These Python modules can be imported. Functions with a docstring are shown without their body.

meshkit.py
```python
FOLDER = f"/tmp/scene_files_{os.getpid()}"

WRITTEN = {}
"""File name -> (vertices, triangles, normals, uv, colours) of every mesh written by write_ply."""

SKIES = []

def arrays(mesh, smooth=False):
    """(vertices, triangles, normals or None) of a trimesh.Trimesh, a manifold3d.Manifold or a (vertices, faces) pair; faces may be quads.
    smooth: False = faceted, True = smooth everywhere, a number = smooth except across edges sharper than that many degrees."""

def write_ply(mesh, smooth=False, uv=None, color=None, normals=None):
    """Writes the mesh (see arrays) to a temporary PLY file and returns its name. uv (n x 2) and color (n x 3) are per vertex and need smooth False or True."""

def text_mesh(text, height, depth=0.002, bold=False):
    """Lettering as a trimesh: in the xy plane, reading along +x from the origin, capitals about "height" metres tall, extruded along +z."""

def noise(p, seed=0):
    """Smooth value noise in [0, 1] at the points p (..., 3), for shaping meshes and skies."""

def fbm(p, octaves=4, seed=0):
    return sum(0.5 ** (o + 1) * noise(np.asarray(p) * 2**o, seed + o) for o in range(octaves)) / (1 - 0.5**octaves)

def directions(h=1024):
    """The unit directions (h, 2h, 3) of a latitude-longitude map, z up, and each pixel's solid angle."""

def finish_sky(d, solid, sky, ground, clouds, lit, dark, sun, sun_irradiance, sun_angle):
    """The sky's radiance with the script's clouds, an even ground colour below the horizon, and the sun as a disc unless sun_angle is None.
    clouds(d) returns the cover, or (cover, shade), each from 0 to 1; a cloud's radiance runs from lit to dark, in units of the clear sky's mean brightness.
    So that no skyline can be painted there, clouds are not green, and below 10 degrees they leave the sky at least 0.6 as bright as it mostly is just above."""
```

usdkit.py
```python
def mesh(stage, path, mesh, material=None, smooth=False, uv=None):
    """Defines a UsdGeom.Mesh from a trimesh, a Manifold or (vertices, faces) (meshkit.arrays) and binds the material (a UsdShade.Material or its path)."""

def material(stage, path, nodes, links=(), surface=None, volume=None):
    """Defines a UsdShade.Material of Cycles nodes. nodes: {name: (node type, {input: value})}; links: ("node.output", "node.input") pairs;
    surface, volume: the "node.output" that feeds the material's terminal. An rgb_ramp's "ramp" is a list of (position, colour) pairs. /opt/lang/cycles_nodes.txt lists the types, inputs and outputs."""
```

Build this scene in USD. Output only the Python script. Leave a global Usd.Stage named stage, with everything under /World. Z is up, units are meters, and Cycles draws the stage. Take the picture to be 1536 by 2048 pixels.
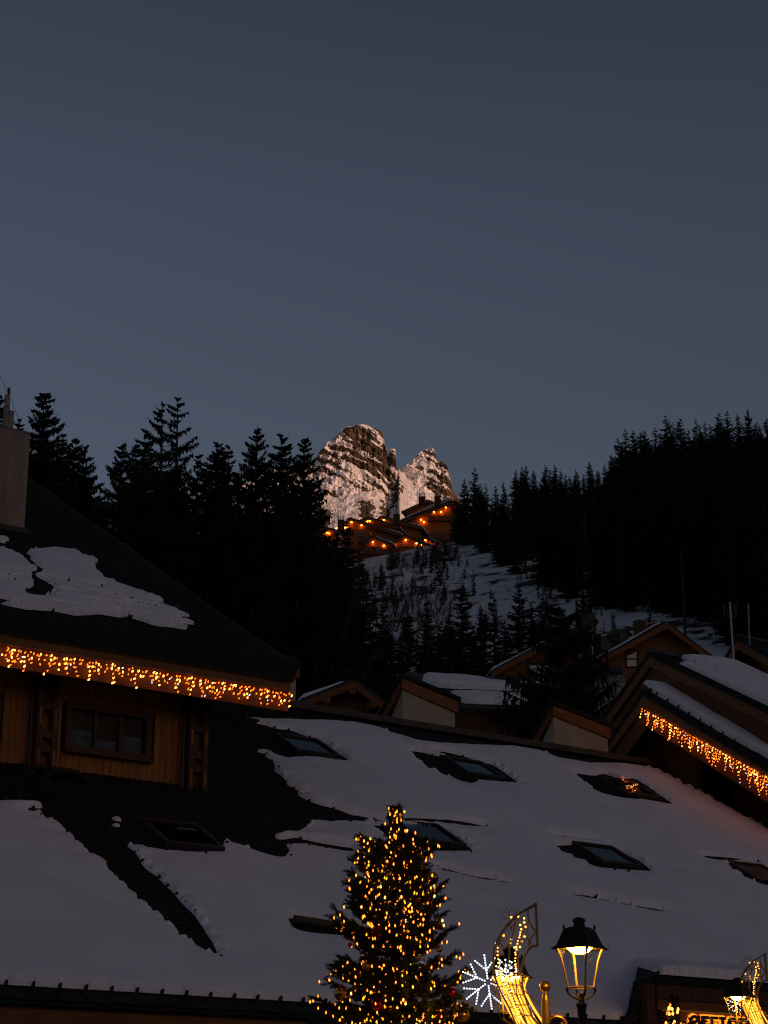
import math, random
import numpy as np, trimesh, shapely
from shapely.geometry import Polygon, Point, LineString
from scipy.spatial import Delaunay, cKDTree
import usdkit, meshkit
from pxr import Usd, UsdGeom, UsdLux, UsdShade, Gf, Sdf

stage = Usd.Stage.CreateInMemory()
UsdGeom.SetStageUpAxis(stage, 'Z')
UsdGeom.Xform.Define(stage, '/World')
rad, sin, cos, tan, pi = math.radians, math.sin, math.cos, math.tan, math.pi

# ------------------------------------------------------------------ camera
F = 3870.0                                   # focal length in photo pixels (photo 1536 x 2048)
PITCH = rad(18.65)
CAM = np.array([0.0, 0.0, 1.65])
cam = UsdGeom.Camera.Define(stage, '/World/camera')
cam.CreateHorizontalApertureAttr(36.0)
cam.CreateVerticalApertureAttr(48.0)
cam.CreateFocalLengthAttr(36.0 * F / 1536)
cam.CreateClippingRangeAttr(Gf.Vec2f(0.5, 20000))
cam.CreateFStopAttr(6.3)
cam.CreateFocusDistanceAttr(52.0)
cam.CreateExposureAttr(0.0)
cam.AddTranslateOp().Set(Gf.Vec3d(*CAM))
cam.AddRotateXYZOp().Set(Gf.Vec3f(90 + math.degrees(PITCH), 0, 0))

# ------------------------------------------------------------------ sky and sun (sun nearly set, behind the camera's left)
SUN_EL, SUN_ROT = rad(3.0), math.atan2(0.66, -0.75)
SKY_STRENGTH, SUN_INT = 0.052, 0.64
dome = UsdLux.DomeLight.Define(stage, '/World/sky')
dome.GetPrim().SetCustomDataByKey('kind', 'structure')
sky_m = usdkit.material(stage, '/World/Looks/sky', {
    'tc': ('texture_coordinate', {}),
    'sky': ('sky_texture', {'sky_type': 'single_scattering', 'sun_disc': False, 'sun_elevation': SUN_EL, 'sun_rotation': SUN_ROT, 'altitude': 1500.0,
                            'air_density': 1.0, 'aerosol_density': 3.0, 'ozone_density': 2.0}),
    'hs': ('hsv', {'saturation': 0.80, 'value': 1.0}),
    'sz': ('separate_xyz', {}),                          # the dusk sky darkens overhead
    'up': ('rgb_ramp', {'ramp': [(0.0, (1.60, 1.40, 1.38)), (0.36, (1.66, 1.36, 1.36)), (0.46, (1.70, 1.29, 1.36)), (0.57, (1.16, 1.06, 1.00)), (1.0, (1.25, 1.08, 1.06))]}),
    'tint': ('mix_color', {'blend_type': 'multiply', 'fac': 1.0, 'use_clamp': False, 'use_clamp_result': False}),
    'bg': ('background_shader', {'strength': SKY_STRENGTH})},
    [('sky.color', 'hs.color'), ('hs.color', 'tint.a'), ('tc.generated', 'sz.vector'), ('sz.z', 'up.fac'), ('up.color', 'tint.b'), ('tint.result', 'bg.color')], surface='bg.background')
UsdShade.MaterialBindingAPI.Apply(dome.GetPrim()).Bind(sky_m)
sun = UsdLux.DistantLight.Define(stage, '/World/sun')
sun.CreateIntensityAttr(SUN_INT); sun.CreateAngleAttr(0.5); sun.CreateNormalizeAttr(True)
sun.CreateColorAttr(Gf.Vec3f(1.0, 0.57, 0.38))
sun.AddRotateXYZOp().Set(Gf.Vec3f(90 - math.degrees(SUN_EL), 0, -math.degrees(SUN_ROT)+180 ))

# ------------------------------------------------------------------ helpers
def ray(px, py):
    x, y = (px - 768) / F, (1024 - py) / F
    return np.array([x, cos(PITCH) - y * sin(PITCH), sin(PITCH) + y * cos(PITCH)])
def at(px, py, Y):
    r = ray(px, py); return CAM + r * (Y / r[1])
def hit(px, py, p0, n):
    r = ray(px, py); return CAM + r * (((p0 - CAM) @ n) / (r @ n))
A_ = rad(53.5)                               # the village buildings share one direction
E = np.array([sin(A_), cos(A_), 0.0]); N = np.array([-cos(A_), sin(A_), 0.0]); Z = np.array([0, 0, 1.0])
O = at(320, 1990, 28.0)                      # a point on the long roof's eave
def W(a, b, c): return O + a * E + b * N + c * Z
def loc(p): d = np.asarray(p) - O; return np.array([d @ E, d @ N, d[2]])

used = {}
def numbered(path):
    if not stage.GetPrimAtPath(path): used.setdefault(path, 0); return path
    while True:
        used[path] = used.get(path, 0) + 1
        q = f'{path}_{used[path]:03d}'
        if not stage.GetPrimAtPath(q): return q
def base(parent): return '/World' if parent is None else str(parent.GetPath())
def tag(o, label=None, cat=None, group=None, kind=None):
    p = o.GetPrim() if hasattr(o, 'GetPrim') else o
    for k, v in (('label', label), ('category', cat), ('group', group), ('kind', kind)):
        if v: p.SetCustomDataByKey(k, v)
    return p
def obj(name, mesh, mat, parent=None, smooth=False, **kw):
    m = usdkit.mesh(stage, numbered(base(parent) + '/' + name), mesh, mat, smooth=smooth)
    return tag(m.GetPrim(), **kw)
def thing(name, label=None, cat=None, group=None, pos=(0, 0, 0), rz=0.0, sc=1.0, parent=None, kind=None):
    x = UsdGeom.Xform.Define(stage, numbered(base(parent) + '/' + name))
    if parent is None:
        x.AddTranslateOp().Set(Gf.Vec3d(*map(float, pos))); x.AddRotateZOp().Set(float(rz))
        s = (sc, sc, sc) if np.ndim(sc) == 0 else sc
        x.AddScaleOp().Set(Gf.Vec3f(*map(float, s)))
    return tag(x.GetPrim(), label, cat, group, kind)
def copy_of(src, pos, rz, sc, label=None, group=None, cat=None):
    was = src.GetCustomData()
    nm = src.GetName()
    if nm[-4:-3] == '_' and nm[-3:].isdigit(): nm = nm[:-4]
    r = thing(nm, label or was['label'], cat or was['category'], group or was.get('group'), pos, rz, sc)
    r.GetReferences().AddInternalReference(src.GetPath()); r.SetInstanceable(True)
    return r

class MB:
    """collects pieces of one mesh"""
    def __init__(s): s.v, s.f, s.n = [], [], 0
    def add(s, v, f):
        v = np.asarray(v, float); f = np.asarray(f, int)
        if f.shape[1] == 4: f = np.vstack([f[:, [0, 1, 2]], f[:, [0, 2, 3]]])
        s.v.append(v); s.f.append(f + s.n); s.n += len(v); return s
    def tm(s, m): return s.add(m.vertices, m.faces)
    def box(s, c, ax, half):
        """c centre, ax 3 unit axes, half sizes"""
        ax = np.asarray(ax); c = np.asarray(c)
        k = np.array([[i, j, l] for i in (-1, 1) for j in (-1, 1) for l in (-1, 1)], float) * half
        f = [[0, 1, 3, 2], [4, 6, 7, 5], [0, 4, 5, 1], [2, 3, 7, 6], [0, 2, 6, 4], [1, 5, 7, 3]]
        return s.add(c + k @ ax, f)
    def hexa(s, p, q):
        """solid between quad p and quad q (matching corners)"""
        return s.add(np.vstack([p, q]), [[3, 2, 1, 0], [4, 5, 6, 7], [0, 1, 5, 4], [1, 2, 6, 5], [2, 3, 7, 6], [3, 0, 4, 7]])
    def prism(s, poly, d):
        """convex planar polygon swept by vector d"""
        p = np.asarray(poly, float); n = len(p); q = p + d
        f = [[0, i + 1, i] for i in range(1, n - 1)] + [[n, n + i, n + i + 1] for i in range(1, n - 1)]
        for i in range(n):
            j = (i + 1) % n; f += [[i, j, n + j], [i, n + j, n + i]]
        return s.add(np.vstack([p, q]), f)
    def tube(s, pts, r, k=6, cap=True):
        pts = np.asarray(pts, float); m = len(pts); r = np.broadcast_to(r, m)
        t = np.gradient(pts, axis=0); t /= np.maximum(np.linalg.norm(t, axis=1, keepdims=True), 1e-9)
        ref = np.array([0, 0, 1.0]) if abs(t[:, 2]).mean() < 0.8 else np.array([1.0, 0, 0])
        u = np.cross(t, ref); u /= np.maximum(np.linalg.norm(u, axis=1, keepdims=True), 1e-9); w = np.cross(t, u)
        a = np.arange(k) * 2 * pi / k
        v = (pts[:, None] + r[:, None, None] * (np.cos(a)[None, :, None] * u[:, None] + np.sin(a)[None, :, None] * w[:, None])).reshape(-1, 3)
        f = [[i * k + j, i * k + (j + 1) % k, (i + 1) * k + (j + 1) % k, (i + 1) * k + j] for i in range(m - 1) for j in range(k)]
        s.add(v, f)
        if cap:
            s.add(v[:k], [[0, j + 1, j] for j in range(1, k - 1)]); s.add(v[-k:], [[0, j, j + 1] for j in range(1, k - 1)])
        return s
    def lathe(s, prof, c=(0, 0, 0), k=16, rot=0.0):
        """prof: (r, z) rows"""
        pr = np.asarray(prof, float); a = rot + np.arange(k) * 2 * pi / k; m = len(pr)
        v = np.stack([pr[:, :1] * np.cos(a), pr[:, :1] * np.sin(a), np.repeat(pr[:, 1:], k, 1)], -1).reshape(-1, 3) + np.asarray(c)
        f = [[i * k + j, i * k + (j + 1) % k, (i + 1) * k + (j + 1) % k, (i + 1) * k + j] for i in range(m - 1) for j in range(k)]
        return s.add(v, f)
    def get(s): return np.vstack(s.v), np.vstack(s.f)
def xf(mesh, M=None, t=(0, 0, 0)):
    v, f = mesh; v = np.asarray(v)
    return (v @ np.asarray(M).T if M is not None else v) + np.asarray(t), f
def unit(v): v = np.asarray(v, float); return v / np.linalg.norm(v)

# ------------------------------------------------------------------ materials
def mat(name, col, rough=0.7, var=0.25, scale=6.0, bump=0.0, bscale=40.0, spec=0.3, metal=0.0, obj_random=0.0, stretch=None, col2=None):
    nodes = {'g': ('geometry', {}), 'n': ('noise_texture', {'scale': scale, 'detail': 4.0, 'roughness': 0.6}),
             'r': ('rgb_ramp', {'ramp': [(0.3, tuple(c * (1 - var) for c in col)), (0.7, tuple(min(1, c * (1 + var)) for c in (col2 or col)))]}),
             'p': ('principled_bsdf', {'roughness': rough, 'specular_ior_level': spec, 'metallic': metal})}
    links = [('n.fac', 'r.fac')]
    if stretch is not None:
        nodes['m'] = ('mapping', {'scale': stretch}); links += [('g.position', 'm.vector'), ('m.vector', 'n.vector')]
    else: links += [('g.position', 'n.vector')]
    out = 'r.color'
    if obj_random:
        nodes['oi'] = ('object_info', {}); nodes['mr'] = ('map_range', {'to_min': 1 - obj_random, 'to_max': 1 + obj_random})
        nodes['mx'] = ('vector_math', {'math_type': 'scale'})
        links += [('oi.random', 'mr.value'), ('r.color', 'mx.vector1'), ('mr.result', 'mx.scale')]; out = 'mx.vector'
    links.append((out, 'p.base_color'))
    if bump:
        nodes['bn'] = ('noise_texture', {'scale': bscale, 'detail': 3.0}); nodes['b'] = ('bump', {'strength': 0.8, 'distance': bump})
        links += [('m.vector' if stretch is not None else 'g.position', 'bn.vector'), ('bn.fac', 'b.height'), ('b.normal', 'p.normal')]
    return usdkit.material(stage, '/World/Looks/' + name, nodes, links, surface='p.BSDF')
def emit(name, col, strength):
    return usdkit.material(stage, '/World/Looks/' + name, {'e': ('emission', {'color': col, 'strength': strength})}, [], surface='e.emission')

M = {}
M['snow'] = mat('snow', (0.85, 0.80, 0.87), rough=0.65, var=0.05, scale=0.7, bump=0.012, bscale=5.0, spec=0.2)
M['tile'] = mat('roof_tile', (0.017, 0.0165, 0.0165), rough=0.7, spec=0.15, var=0.45, scale=3.0, bump=0.006, bscale=30.0, obj_random=0.25)
M['tile_deck'] = mat('roof_deck', (0.010, 0.010, 0.0105), rough=0.8, var=0.3)
M['slate'] = mat('slate', (0.030, 0.032, 0.037), rough=0.6, var=0.35, scale=4.0)
M['wood'] = mat('plank_wood', (0.29, 0.098, 0.013), rough=0.6, var=0.3, scale=1.0, stretch=(14, 14, 0.9), obj_random=0.18, bump=0.004, bscale=2.0)
M['fascia'] = mat('fascia_wood', (0.185, 0.064, 0.014), rough=0.6, var=0.25, scale=2.0, stretch=(1, 1, 9), bump=0.003, bscale=6.0)
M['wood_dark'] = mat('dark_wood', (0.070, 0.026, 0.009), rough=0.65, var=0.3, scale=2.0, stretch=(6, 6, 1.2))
M['wood_red'] = mat('red_wood', (0.165, 0.054, 0.018), rough=0.65, var=0.25, scale=2.0, stretch=(1, 1, 8))
M['wood_grey'] = mat('weathered_wood', (0.07, 0.052, 0.038), rough=0.75, var=0.3, scale=2.5)
M['stucco'] = mat('stucco', (0.37, 0.31, 0.24), rough=0.9, var=0.16, scale=2.2, bump=0.01, bscale=25.0)
M['stone'] = mat('stone', (0.27, 0.25, 0.23), rough=0.9, var=0.3, scale=5.0, bump=0.02, bscale=8.0, obj_random=0.3)
M['mortar'] = mat('mortar', (0.16, 0.15, 0.14), rough=0.95)
M['iron'] = mat('black_iron', (0.012, 0.012, 0.012), rough=0.45, var=0.2, spec=0.5)
M['steel'] = mat('grey_steel', (0.30, 0.30, 0.30), rough=0.4, var=0.15, metal=0.7)
M['gold'] = mat('gold_metal', (0.55, 0.30, 0.06), rough=0.33, var=0.1, metal=0.9)
M['needle'] = mat('needle', (0.019, 0.023, 0.016), rough=0.8, var=0.4, scale=0.8, spec=0.1, obj_random=0.35)
M['needle_near'] = mat('fir_needle', (0.045, 0.052, 0.020), rough=0.7, var=0.4, scale=3.0, spec=0.2)
M['bark'] = mat('bark', (0.050, 0.036, 0.026), rough=0.9, var=0.4, scale=4.0)
M['pale_bark'] = mat('pale_bark', (0.07, 0.06, 0.05), rough=0.9, var=0.3, scale=4.0)
M['twig'] = mat('twig', (0.055, 0.034, 0.024), rough=0.9, var=0.3, obj_random=0.3)
M['frame_dark'] = mat('window_frame', (0.030, 0.024, 0.020), rough=0.45, var=0.2)
M['room'] = mat('dark_room', (0.02, 0.018, 0.016), rough=0.9)
M['curtain'] = mat('lace_curtain', (0.13, 0.14, 0.16), rough=0.9, var=0.5, scale=9.0)
M['blind'] = mat('pale_blind', (0.62, 0.60, 0.56), rough=0.8, var=0.06)
M['cable'] = mat('pale_cable', (0.22, 0.16, 0.11), rough=0.6)
M['asphalt'] = mat('asphalt', (0.05, 0.05, 0.052), rough=0.85, var=0.3, scale=1.5)
M['pane'] = usdkit.material(stage, '/World/Looks/glass_pane', {
    'f': ('fresnel', {'IOR': 1.62}), 't': ('transparent_bsdf', {'color': (0.80, 0.88, 0.90)}), 'g': ('glossy_bsdf', {'color': (0.85, 0.95, 1.0), 'roughness': 0.01}),
    'm': ('mix_closure', {})}, [('f.fac', 'm.fac'), ('t.BSDF', 'm.closure1'), ('g.BSDF', 'm.closure2')], surface='m.closure')
# ------------------------------------------------------------------ terrain
PY = np.array([(-300, 0), (42, 0), (60, 4.5), (80, 10.5), (100, 17), (130, 27), (200, 49), (300, 85.5), (400, 124), (450, 142.6), (475, 146.5), (520, 152), (600, 160), (800, 190), (1500, 330), (2500, 560)])
def ground(x, y):
    x, y = np.asarray(x, float), np.asarray(y, float)
    z = np.interp(y, PY[:, 0], PY[:, 1])
    k = np.clip((y - 150) / 250, 0, 1.2)
    z = z + k * (0.16 * np.clip(x, -30, 20) + 0.30 * np.clip(x - 20, 0, 140))
    q = np.stack([x / 26, y / 26, np.zeros_like(x)], -1)
    z = z + np.clip((y - 60) / 120, 0, 1) * (meshkit.fbm(q + 31.7, 4, 5) - 0.5) * 5.0
    q = np.stack([x / 6, y / 6, np.zeros_like(x)], -1)
    return z + np.clip((y - 100) / 120, 0, 1) * (meshkit.fbm(q + 11.7, 3, 9) - 0.5) * 1.1
def grid(xs, ys, fz):
    X, Y = np.meshgrid(xs, ys); Zz = fz(X, Y)
    v = np.stack([X, Y, Zz], -1).reshape(-1, 3); n = len(xs)
    i = (np.arange(len(ys) - 1)[:, None] * n + np.arange(n - 1)).ravel()
    return v, np.stack([i, i + 1, i + n + 1, i + n], 1)
M['hill_snow'] = usdkit.material(stage, '/World/Looks/hill_snow', {
    'g': ('geometry', {}), 'n': ('noise_texture', {'scale': 0.16, 'detail': 7.0, 'roughness': 0.68}), 's': ('separate_xyz', {}),
    'mz': ('map_range', {'from_min': 0.80, 'from_max': 0.99, 'to_min': 0.32, 'to_max': -0.10, 'clamp': True}),
    'a': ('math', {'math_type': 'add'}),
    'r': ('rgb_ramp', {'ramp': [(0.585, (0.84, 0.80, 0.85)), (0.625, (0.74, 0.70, 0.72)), (0.665, (0.06, 0.042, 0.03)), (1.0, (0.035, 0.028, 0.02))]}),
    'p': ('principled_bsdf', {'roughness': 0.8, 'specular_ior_level': 0.15})},
    [('g.position', 'n.vector'), ('g.normal', 's.vector'), ('s.z', 'mz.value'), ('n.fac', 'a.value1'), ('mz.result', 'a.value2'), ('a.value', 'r.fac'), ('r.color', 'p.base_color')], surface='p.BSDF')
xs = np.unique(np.concatenate([np.linspace(-1500, -160, 14), np.linspace(-160, 190, 150), np.linspace(190, 1500, 14)]))
ys = np.unique(np.concatenate([np.linspace(44, 140, 40), np.linspace(140, 480, 190), np.linspace(480, 640, 30), np.linspace(640, 2500, 24)]))
obj('hillside', grid(xs, ys, ground), M['hill_snow'], smooth=True, kind='structure')
obj('ground', grid(np.linspace(-300, 300, 21), np.linspace(-160, 44, 12), lambda x, y: x * 0.0), M['asphalt'], kind='structure')
obj('valley', grid(np.linspace(-6000, 6000, 31), np.linspace(-3600, 46, 20), lambda x, y: x * 0.0 - 0.6), M['hill_snow'], kind='structure')
# the opposite side of the valley, far behind the photographer: for the village the low sun has already gone behind it
def opp(x, y):
    r = 520 + 160 * (meshkit.fbm(np.stack([x / 1500, y / 1500, 0 * x], -1) + 3.3, 4, 2) - 0.5)
    return np.clip((-y - 2900) / 1100, 0, 1) * r - 1.0
obj('hills', grid(np.linspace(-5000, 8000, 80), np.linspace(-5200, -2900, 24), opp), M['hill_snow'], smooth=True, kind='structure')

# ------------------------------------------------------------------ the mountain
YM = 3000.0
out = np.array([(150, 1075), (300, 1050), (420, 1005), (480, 972), (535, 944), (590, 934), (627, 924), (634, 911), (652, 886), (673, 872), (682, 863), (698, 851.5), (728, 849), (746, 855), (757, 860), (765, 866), (770, 892),
                (775, 906), (777, 918), (779, 901), (786, 897), (791, 899), (793.5, 937), (803, 940), (814, 929), (830, 915), (845, 901), (853, 897), (865, 896), (870, 905), (873, 917), (880, 925), (885, 920), (890, 926), (896, 938), (905, 977), (911, 990), (940, 1020), (1010, 1060), (1100, 1080), (1300, 1100)])
apr = np.array([(150, 1079), (420, 1012), (560, 985), (610, 1000), (650, 1010), (690, 1020), (720, 1012), (745, 1006), (770, 1010), (792, 1000), (797, 940), (803, 942), (808, 950), (830, 985), (850, 1000), (880, 1012), (905, 1015), (960, 1030), (1300, 1068)])
cols = np.concatenate([np.linspace(150, 600, 60), np.linspace(602, 920, 380), np.linspace(925, 1300, 40)])
ry, ay = np.interp(cols, out[:, 0], out[:, 1]), np.interp(cols, apr[:, 0], apr[:, 1])
ry = ry + 5.0 * (meshkit.fbm(np.column_stack([cols / 7.0, 0 * cols, 0 * cols]), 4, 13) - .5) * ((cols > 600) & (cols < 920))
ay = np.maximum(ay, ry + 2)
rows = []
rz_ = np.array([at(c, y, YM)[2] for c, y in zip(cols, ry)]); az_ = np.array([at(c, y, YM)[2] for c, y in zip(cols, ay)]); xm = np.array([at(c, y, YM)[0] for c, y in zip(cols, ry)])
S1, S2 = 170, 70
for s in np.linspace(1, 0, 8)[:-1]:
    rows.append(np.stack([xm, YM + 12 + 120 * s ** 1.2 + 0 * xm, rz_ - 140 * s], -1))
for s in np.linspace(0, 1, S1):
    z = rz_ + (az_ - rz_) * s; rows.append(np.stack([xm, YM - 0.48 * (rz_ - az_) * s ** 0.9, z], -1))
yb = YM - 0.48 * (rz_ - az_)
for s in np.linspace(0, 1, S2)[1:]:
    z = az_ + (820 - az_) * s; rows.append(np.stack([xm, yb - 1.25 * (az_ - z), z], -1))
V = np.array(rows); nr, nc = V.shape[:2]
kk = np.concatenate([np.zeros(7), np.clip(np.linspace(0, 1, S1) * 14, 0.15, 1), np.linspace(.6, 0.15, S2 - 1)])[:, None]
steep = np.clip((rz_ - az_) / 40, 0.12, 1)[None, :]
pts = V.reshape(-1, 3)
def ridged(p, o, sd): return sum(0.5 ** k * (1 - np.abs(2 * meshkit.noise(p * 2 ** k, sd + k) - 1)) for k in range(o)) / (2 - 0.5 ** (o - 1))
rot = pts @ np.array([[0.82, 0, 0.57], [0, 1, 0], [-0.57, 0, 0.82]])
d = (ridged(rot / np.array([34, 40, 22]), 4, 3) - 0.55) * 26 + (ridged(pts / np.array([9, 12, 22]) + 9.1, 3, 21) - 0.55) * 13 + (meshkit.fbm(pts / 3.1, 3, 40) - 0.5) * 3.5
led = (meshkit.fbm(rot / np.array([60, 60, 9.0]) + 4.4, 4, 60) - 0.5) * 16
D = (d + led).reshape(nr, nc) * kk * steep
V[..., 1] -= D
V[..., 2] += (meshkit.fbm(pts / 5, 3, 77).reshape(nr, nc) - 0.5) * 3.0 * kk * steep
i = (np.arange(nr - 1)[:, None] * nc + np.arange(nc - 1)).ravel()
# where the snow lies: thin on the big tower's face, thick on its left shoulder, in the gullies, on the ledges and on the apron
cg = np.repeat(cols[None], nr, 0); sg_ = np.clip((np.arange(nr) - 7) / (S1 - 1), 0, 1)[:, None] + 0 * cg; low_ = np.clip((np.arange(nr) - 7 - S1) / S2, 0, 1)[:, None] + 0 * cg
face = np.interp(cols, [560, 620, 660, 690, 715, 765, 790, 797, 805, 830, 855, 872, 885, 905, 940], [.50, .48, .42, .30, .18, .12, .12, .85, .95, .72, .40, .22, .22, .20, .4])[None] + 0 * cg
grow = np.interp(sg_, [0, .08, .3, .55, .75, 1.0], [.12, -.02, -.05, .05, .16, .25])
V2 = V.reshape(-1, 3); r2 = V2 @ np.array([[0.80, 0, 0.60], [0, 1, 0], [-0.60, 0, 0.80]])
ledge = (meshkit.fbm(r2 / np.array([42, 50, 7.5]) + 2.2, 5, 91) - .5).reshape(nr, nc); vert = (meshkit.fbm(V2 / np.array([5.5, 30, 26]) + 7.7, 4, 95) - .5).reshape(nr, nc); fine = (meshkit.fbm(V2 / 3.4, 4, 99) - .5).reshape(nr, nc)
cov = face + .04 + grow * 1.25 + 2.3 * ledge * (1 - .5 * low_) + .9 * vert + .95 * fine
apron = np.where(np.arange(nr)[:, None] >= 7 + S1, 1.0, 0.0) * (.86 + .35 * (meshkit.fbm(V2 / 16 + 3.1, 3, 33).reshape(nr, nc) - .45) * 3)
blk = np.zeros_like(cg)
for bx, bw, lo_, hi_ in ((735, 13, .12, .52), (768, 9, .10, .40), (790, 10, .0, .22), (655, 14, .18, .6), (648, 9, .3, .7)): blk = np.maximum(blk, np.exp(-((cg - bx + 26 * ledge + 30 * fine) / bw) ** 4) * (low_ + .25 * ledge + .3 * fine > lo_) * (low_ + .4 * vert + .3 * fine < hi_))
apron = np.where(low_ > 0, apron - blk * 1.1 + fine * blk * 1.4, 0)
snow_c = np.clip(np.where(low_ > 0, apron, cov), 0, 1)
M['mountain'] = usdkit.material(stage, '/World/Looks/mountain', {
    'g': ('geometry', {}), 'n': ('noise_texture', {'scale': 0.35, 'detail': 5.0, 'roughness': 0.7}), 'at': ('attribute', {'attribute': 'snow'}),
    'a': ('math', {'math_type': 'multiply_add', 'value2': 0.20}), 'mr': ('map_range', {'from_min': 0.52, 'from_max': 0.63, 'clamp': True}),
    'n2': ('noise_texture', {'scale': 0.06, 'detail': 6.0, 'roughness': 0.7}), 'rock': ('rgb_ramp', {'ramp': [(0.30, (0.040, 0.029, 0.021)), (0.70, (0.14, 0.102, 0.070))]}),
    'mx': ('mix_color', {'b': (0.80, 0.78, 0.80)}), 'p': ('principled_bsdf', {'roughness': 0.9, 'specular_ior_level': 0.1})},
    [('g.position', 'n.vector'), ('g.position', 'n2.vector'), ('n.fac', 'a.value1'), ('at.fac', 'a.value3'), ('a.value', 'mr.value'),
     ('n2.fac', 'rock.fac'), ('rock.color', 'mx.a'), ('mr.result', 'mx.fac'), ('mx.result', 'p.base_color')], surface='p.BSDF')
mo = obj('mountain', (V.reshape(-1, 3), np.stack([i, i + nc, i + nc + 1, i + 1], 1)), M['mountain'], kind='structure')
UsdGeom.PrimvarsAPI(UsdGeom.Mesh(mo)).CreatePrimvar('snow', Sdf.ValueTypeNames.FloatArray, 'vertex').Set([float(x) for x in snow_c.ravel()])
# ------------------------------------------------------------------ roof planes, tiles, snow
M['dull_pane'] = usdkit.material(stage, '/World/Looks/frosted_pane', {'p': ('principled_bsdf', {'base_color': (.03, .035, .04), 'roughness': .55, 'specular_ior_level': .3})}, [], surface='p.BSDF')
class Plane:
    """a roof plane through p0; U along the eave, V up the slope, Wn outwards"""
    def __init__(s, p0, pitch, U=E, H=N):
        t = rad(pitch); s.p0 = np.asarray(p0, float); s.U, s.V, s.Wn = U, H * cos(t) + Z * sin(t), -H * sin(t) + Z * cos(t)
    def uv(s, px, py): p = hit(px, py, s.p0, s.Wn) - s.p0; return np.array([p @ s.U, p @ s.V])
    def P(s, u, v, w=0.0): return s.p0 + np.multiply.outer(u, s.U) + np.multiply.outer(v, s.V) + np.multiply.outer(w, s.Wn)
    def poly(s, pix): return Polygon([s.uv(*q) for q in pix]).buffer(0)
    def tri(s, u, v, w):
        return s.p0 + np.asarray(u)[:, None] * s.U + np.asarray(v)[:, None] * s.V + np.asarray(w)[:, None] * s.Wn

def roughen(poly, step, amp, rng, scale=1.3, stretch=1.0):
    """resamples the outline and pushes it in and out like melting snow"""
    def ring(r):
        L = r.length; n = max(6, int(L / step)); p = np.array([r.interpolate(i / n, normalized=True).coords[0] for i in range(n)])
        q = np.column_stack([p / scale, np.zeros(n)])
        return p + np.stack([stretch * amp * 2 * (meshkit.fbm(q + 5.1, 3, 3) - 0.5), amp * (meshkit.fbm(q + 77.7, 3, 8) - 0.5)], 1)
    polys = getattr(poly, 'geoms', [poly]); o = []
    for g in polys:
        o.append(Polygon(ring(g.exterior), [ring(h) for h in g.interiors if h.length > 3 * step]).buffer(0))
    return shapely.union_all(o)

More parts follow.
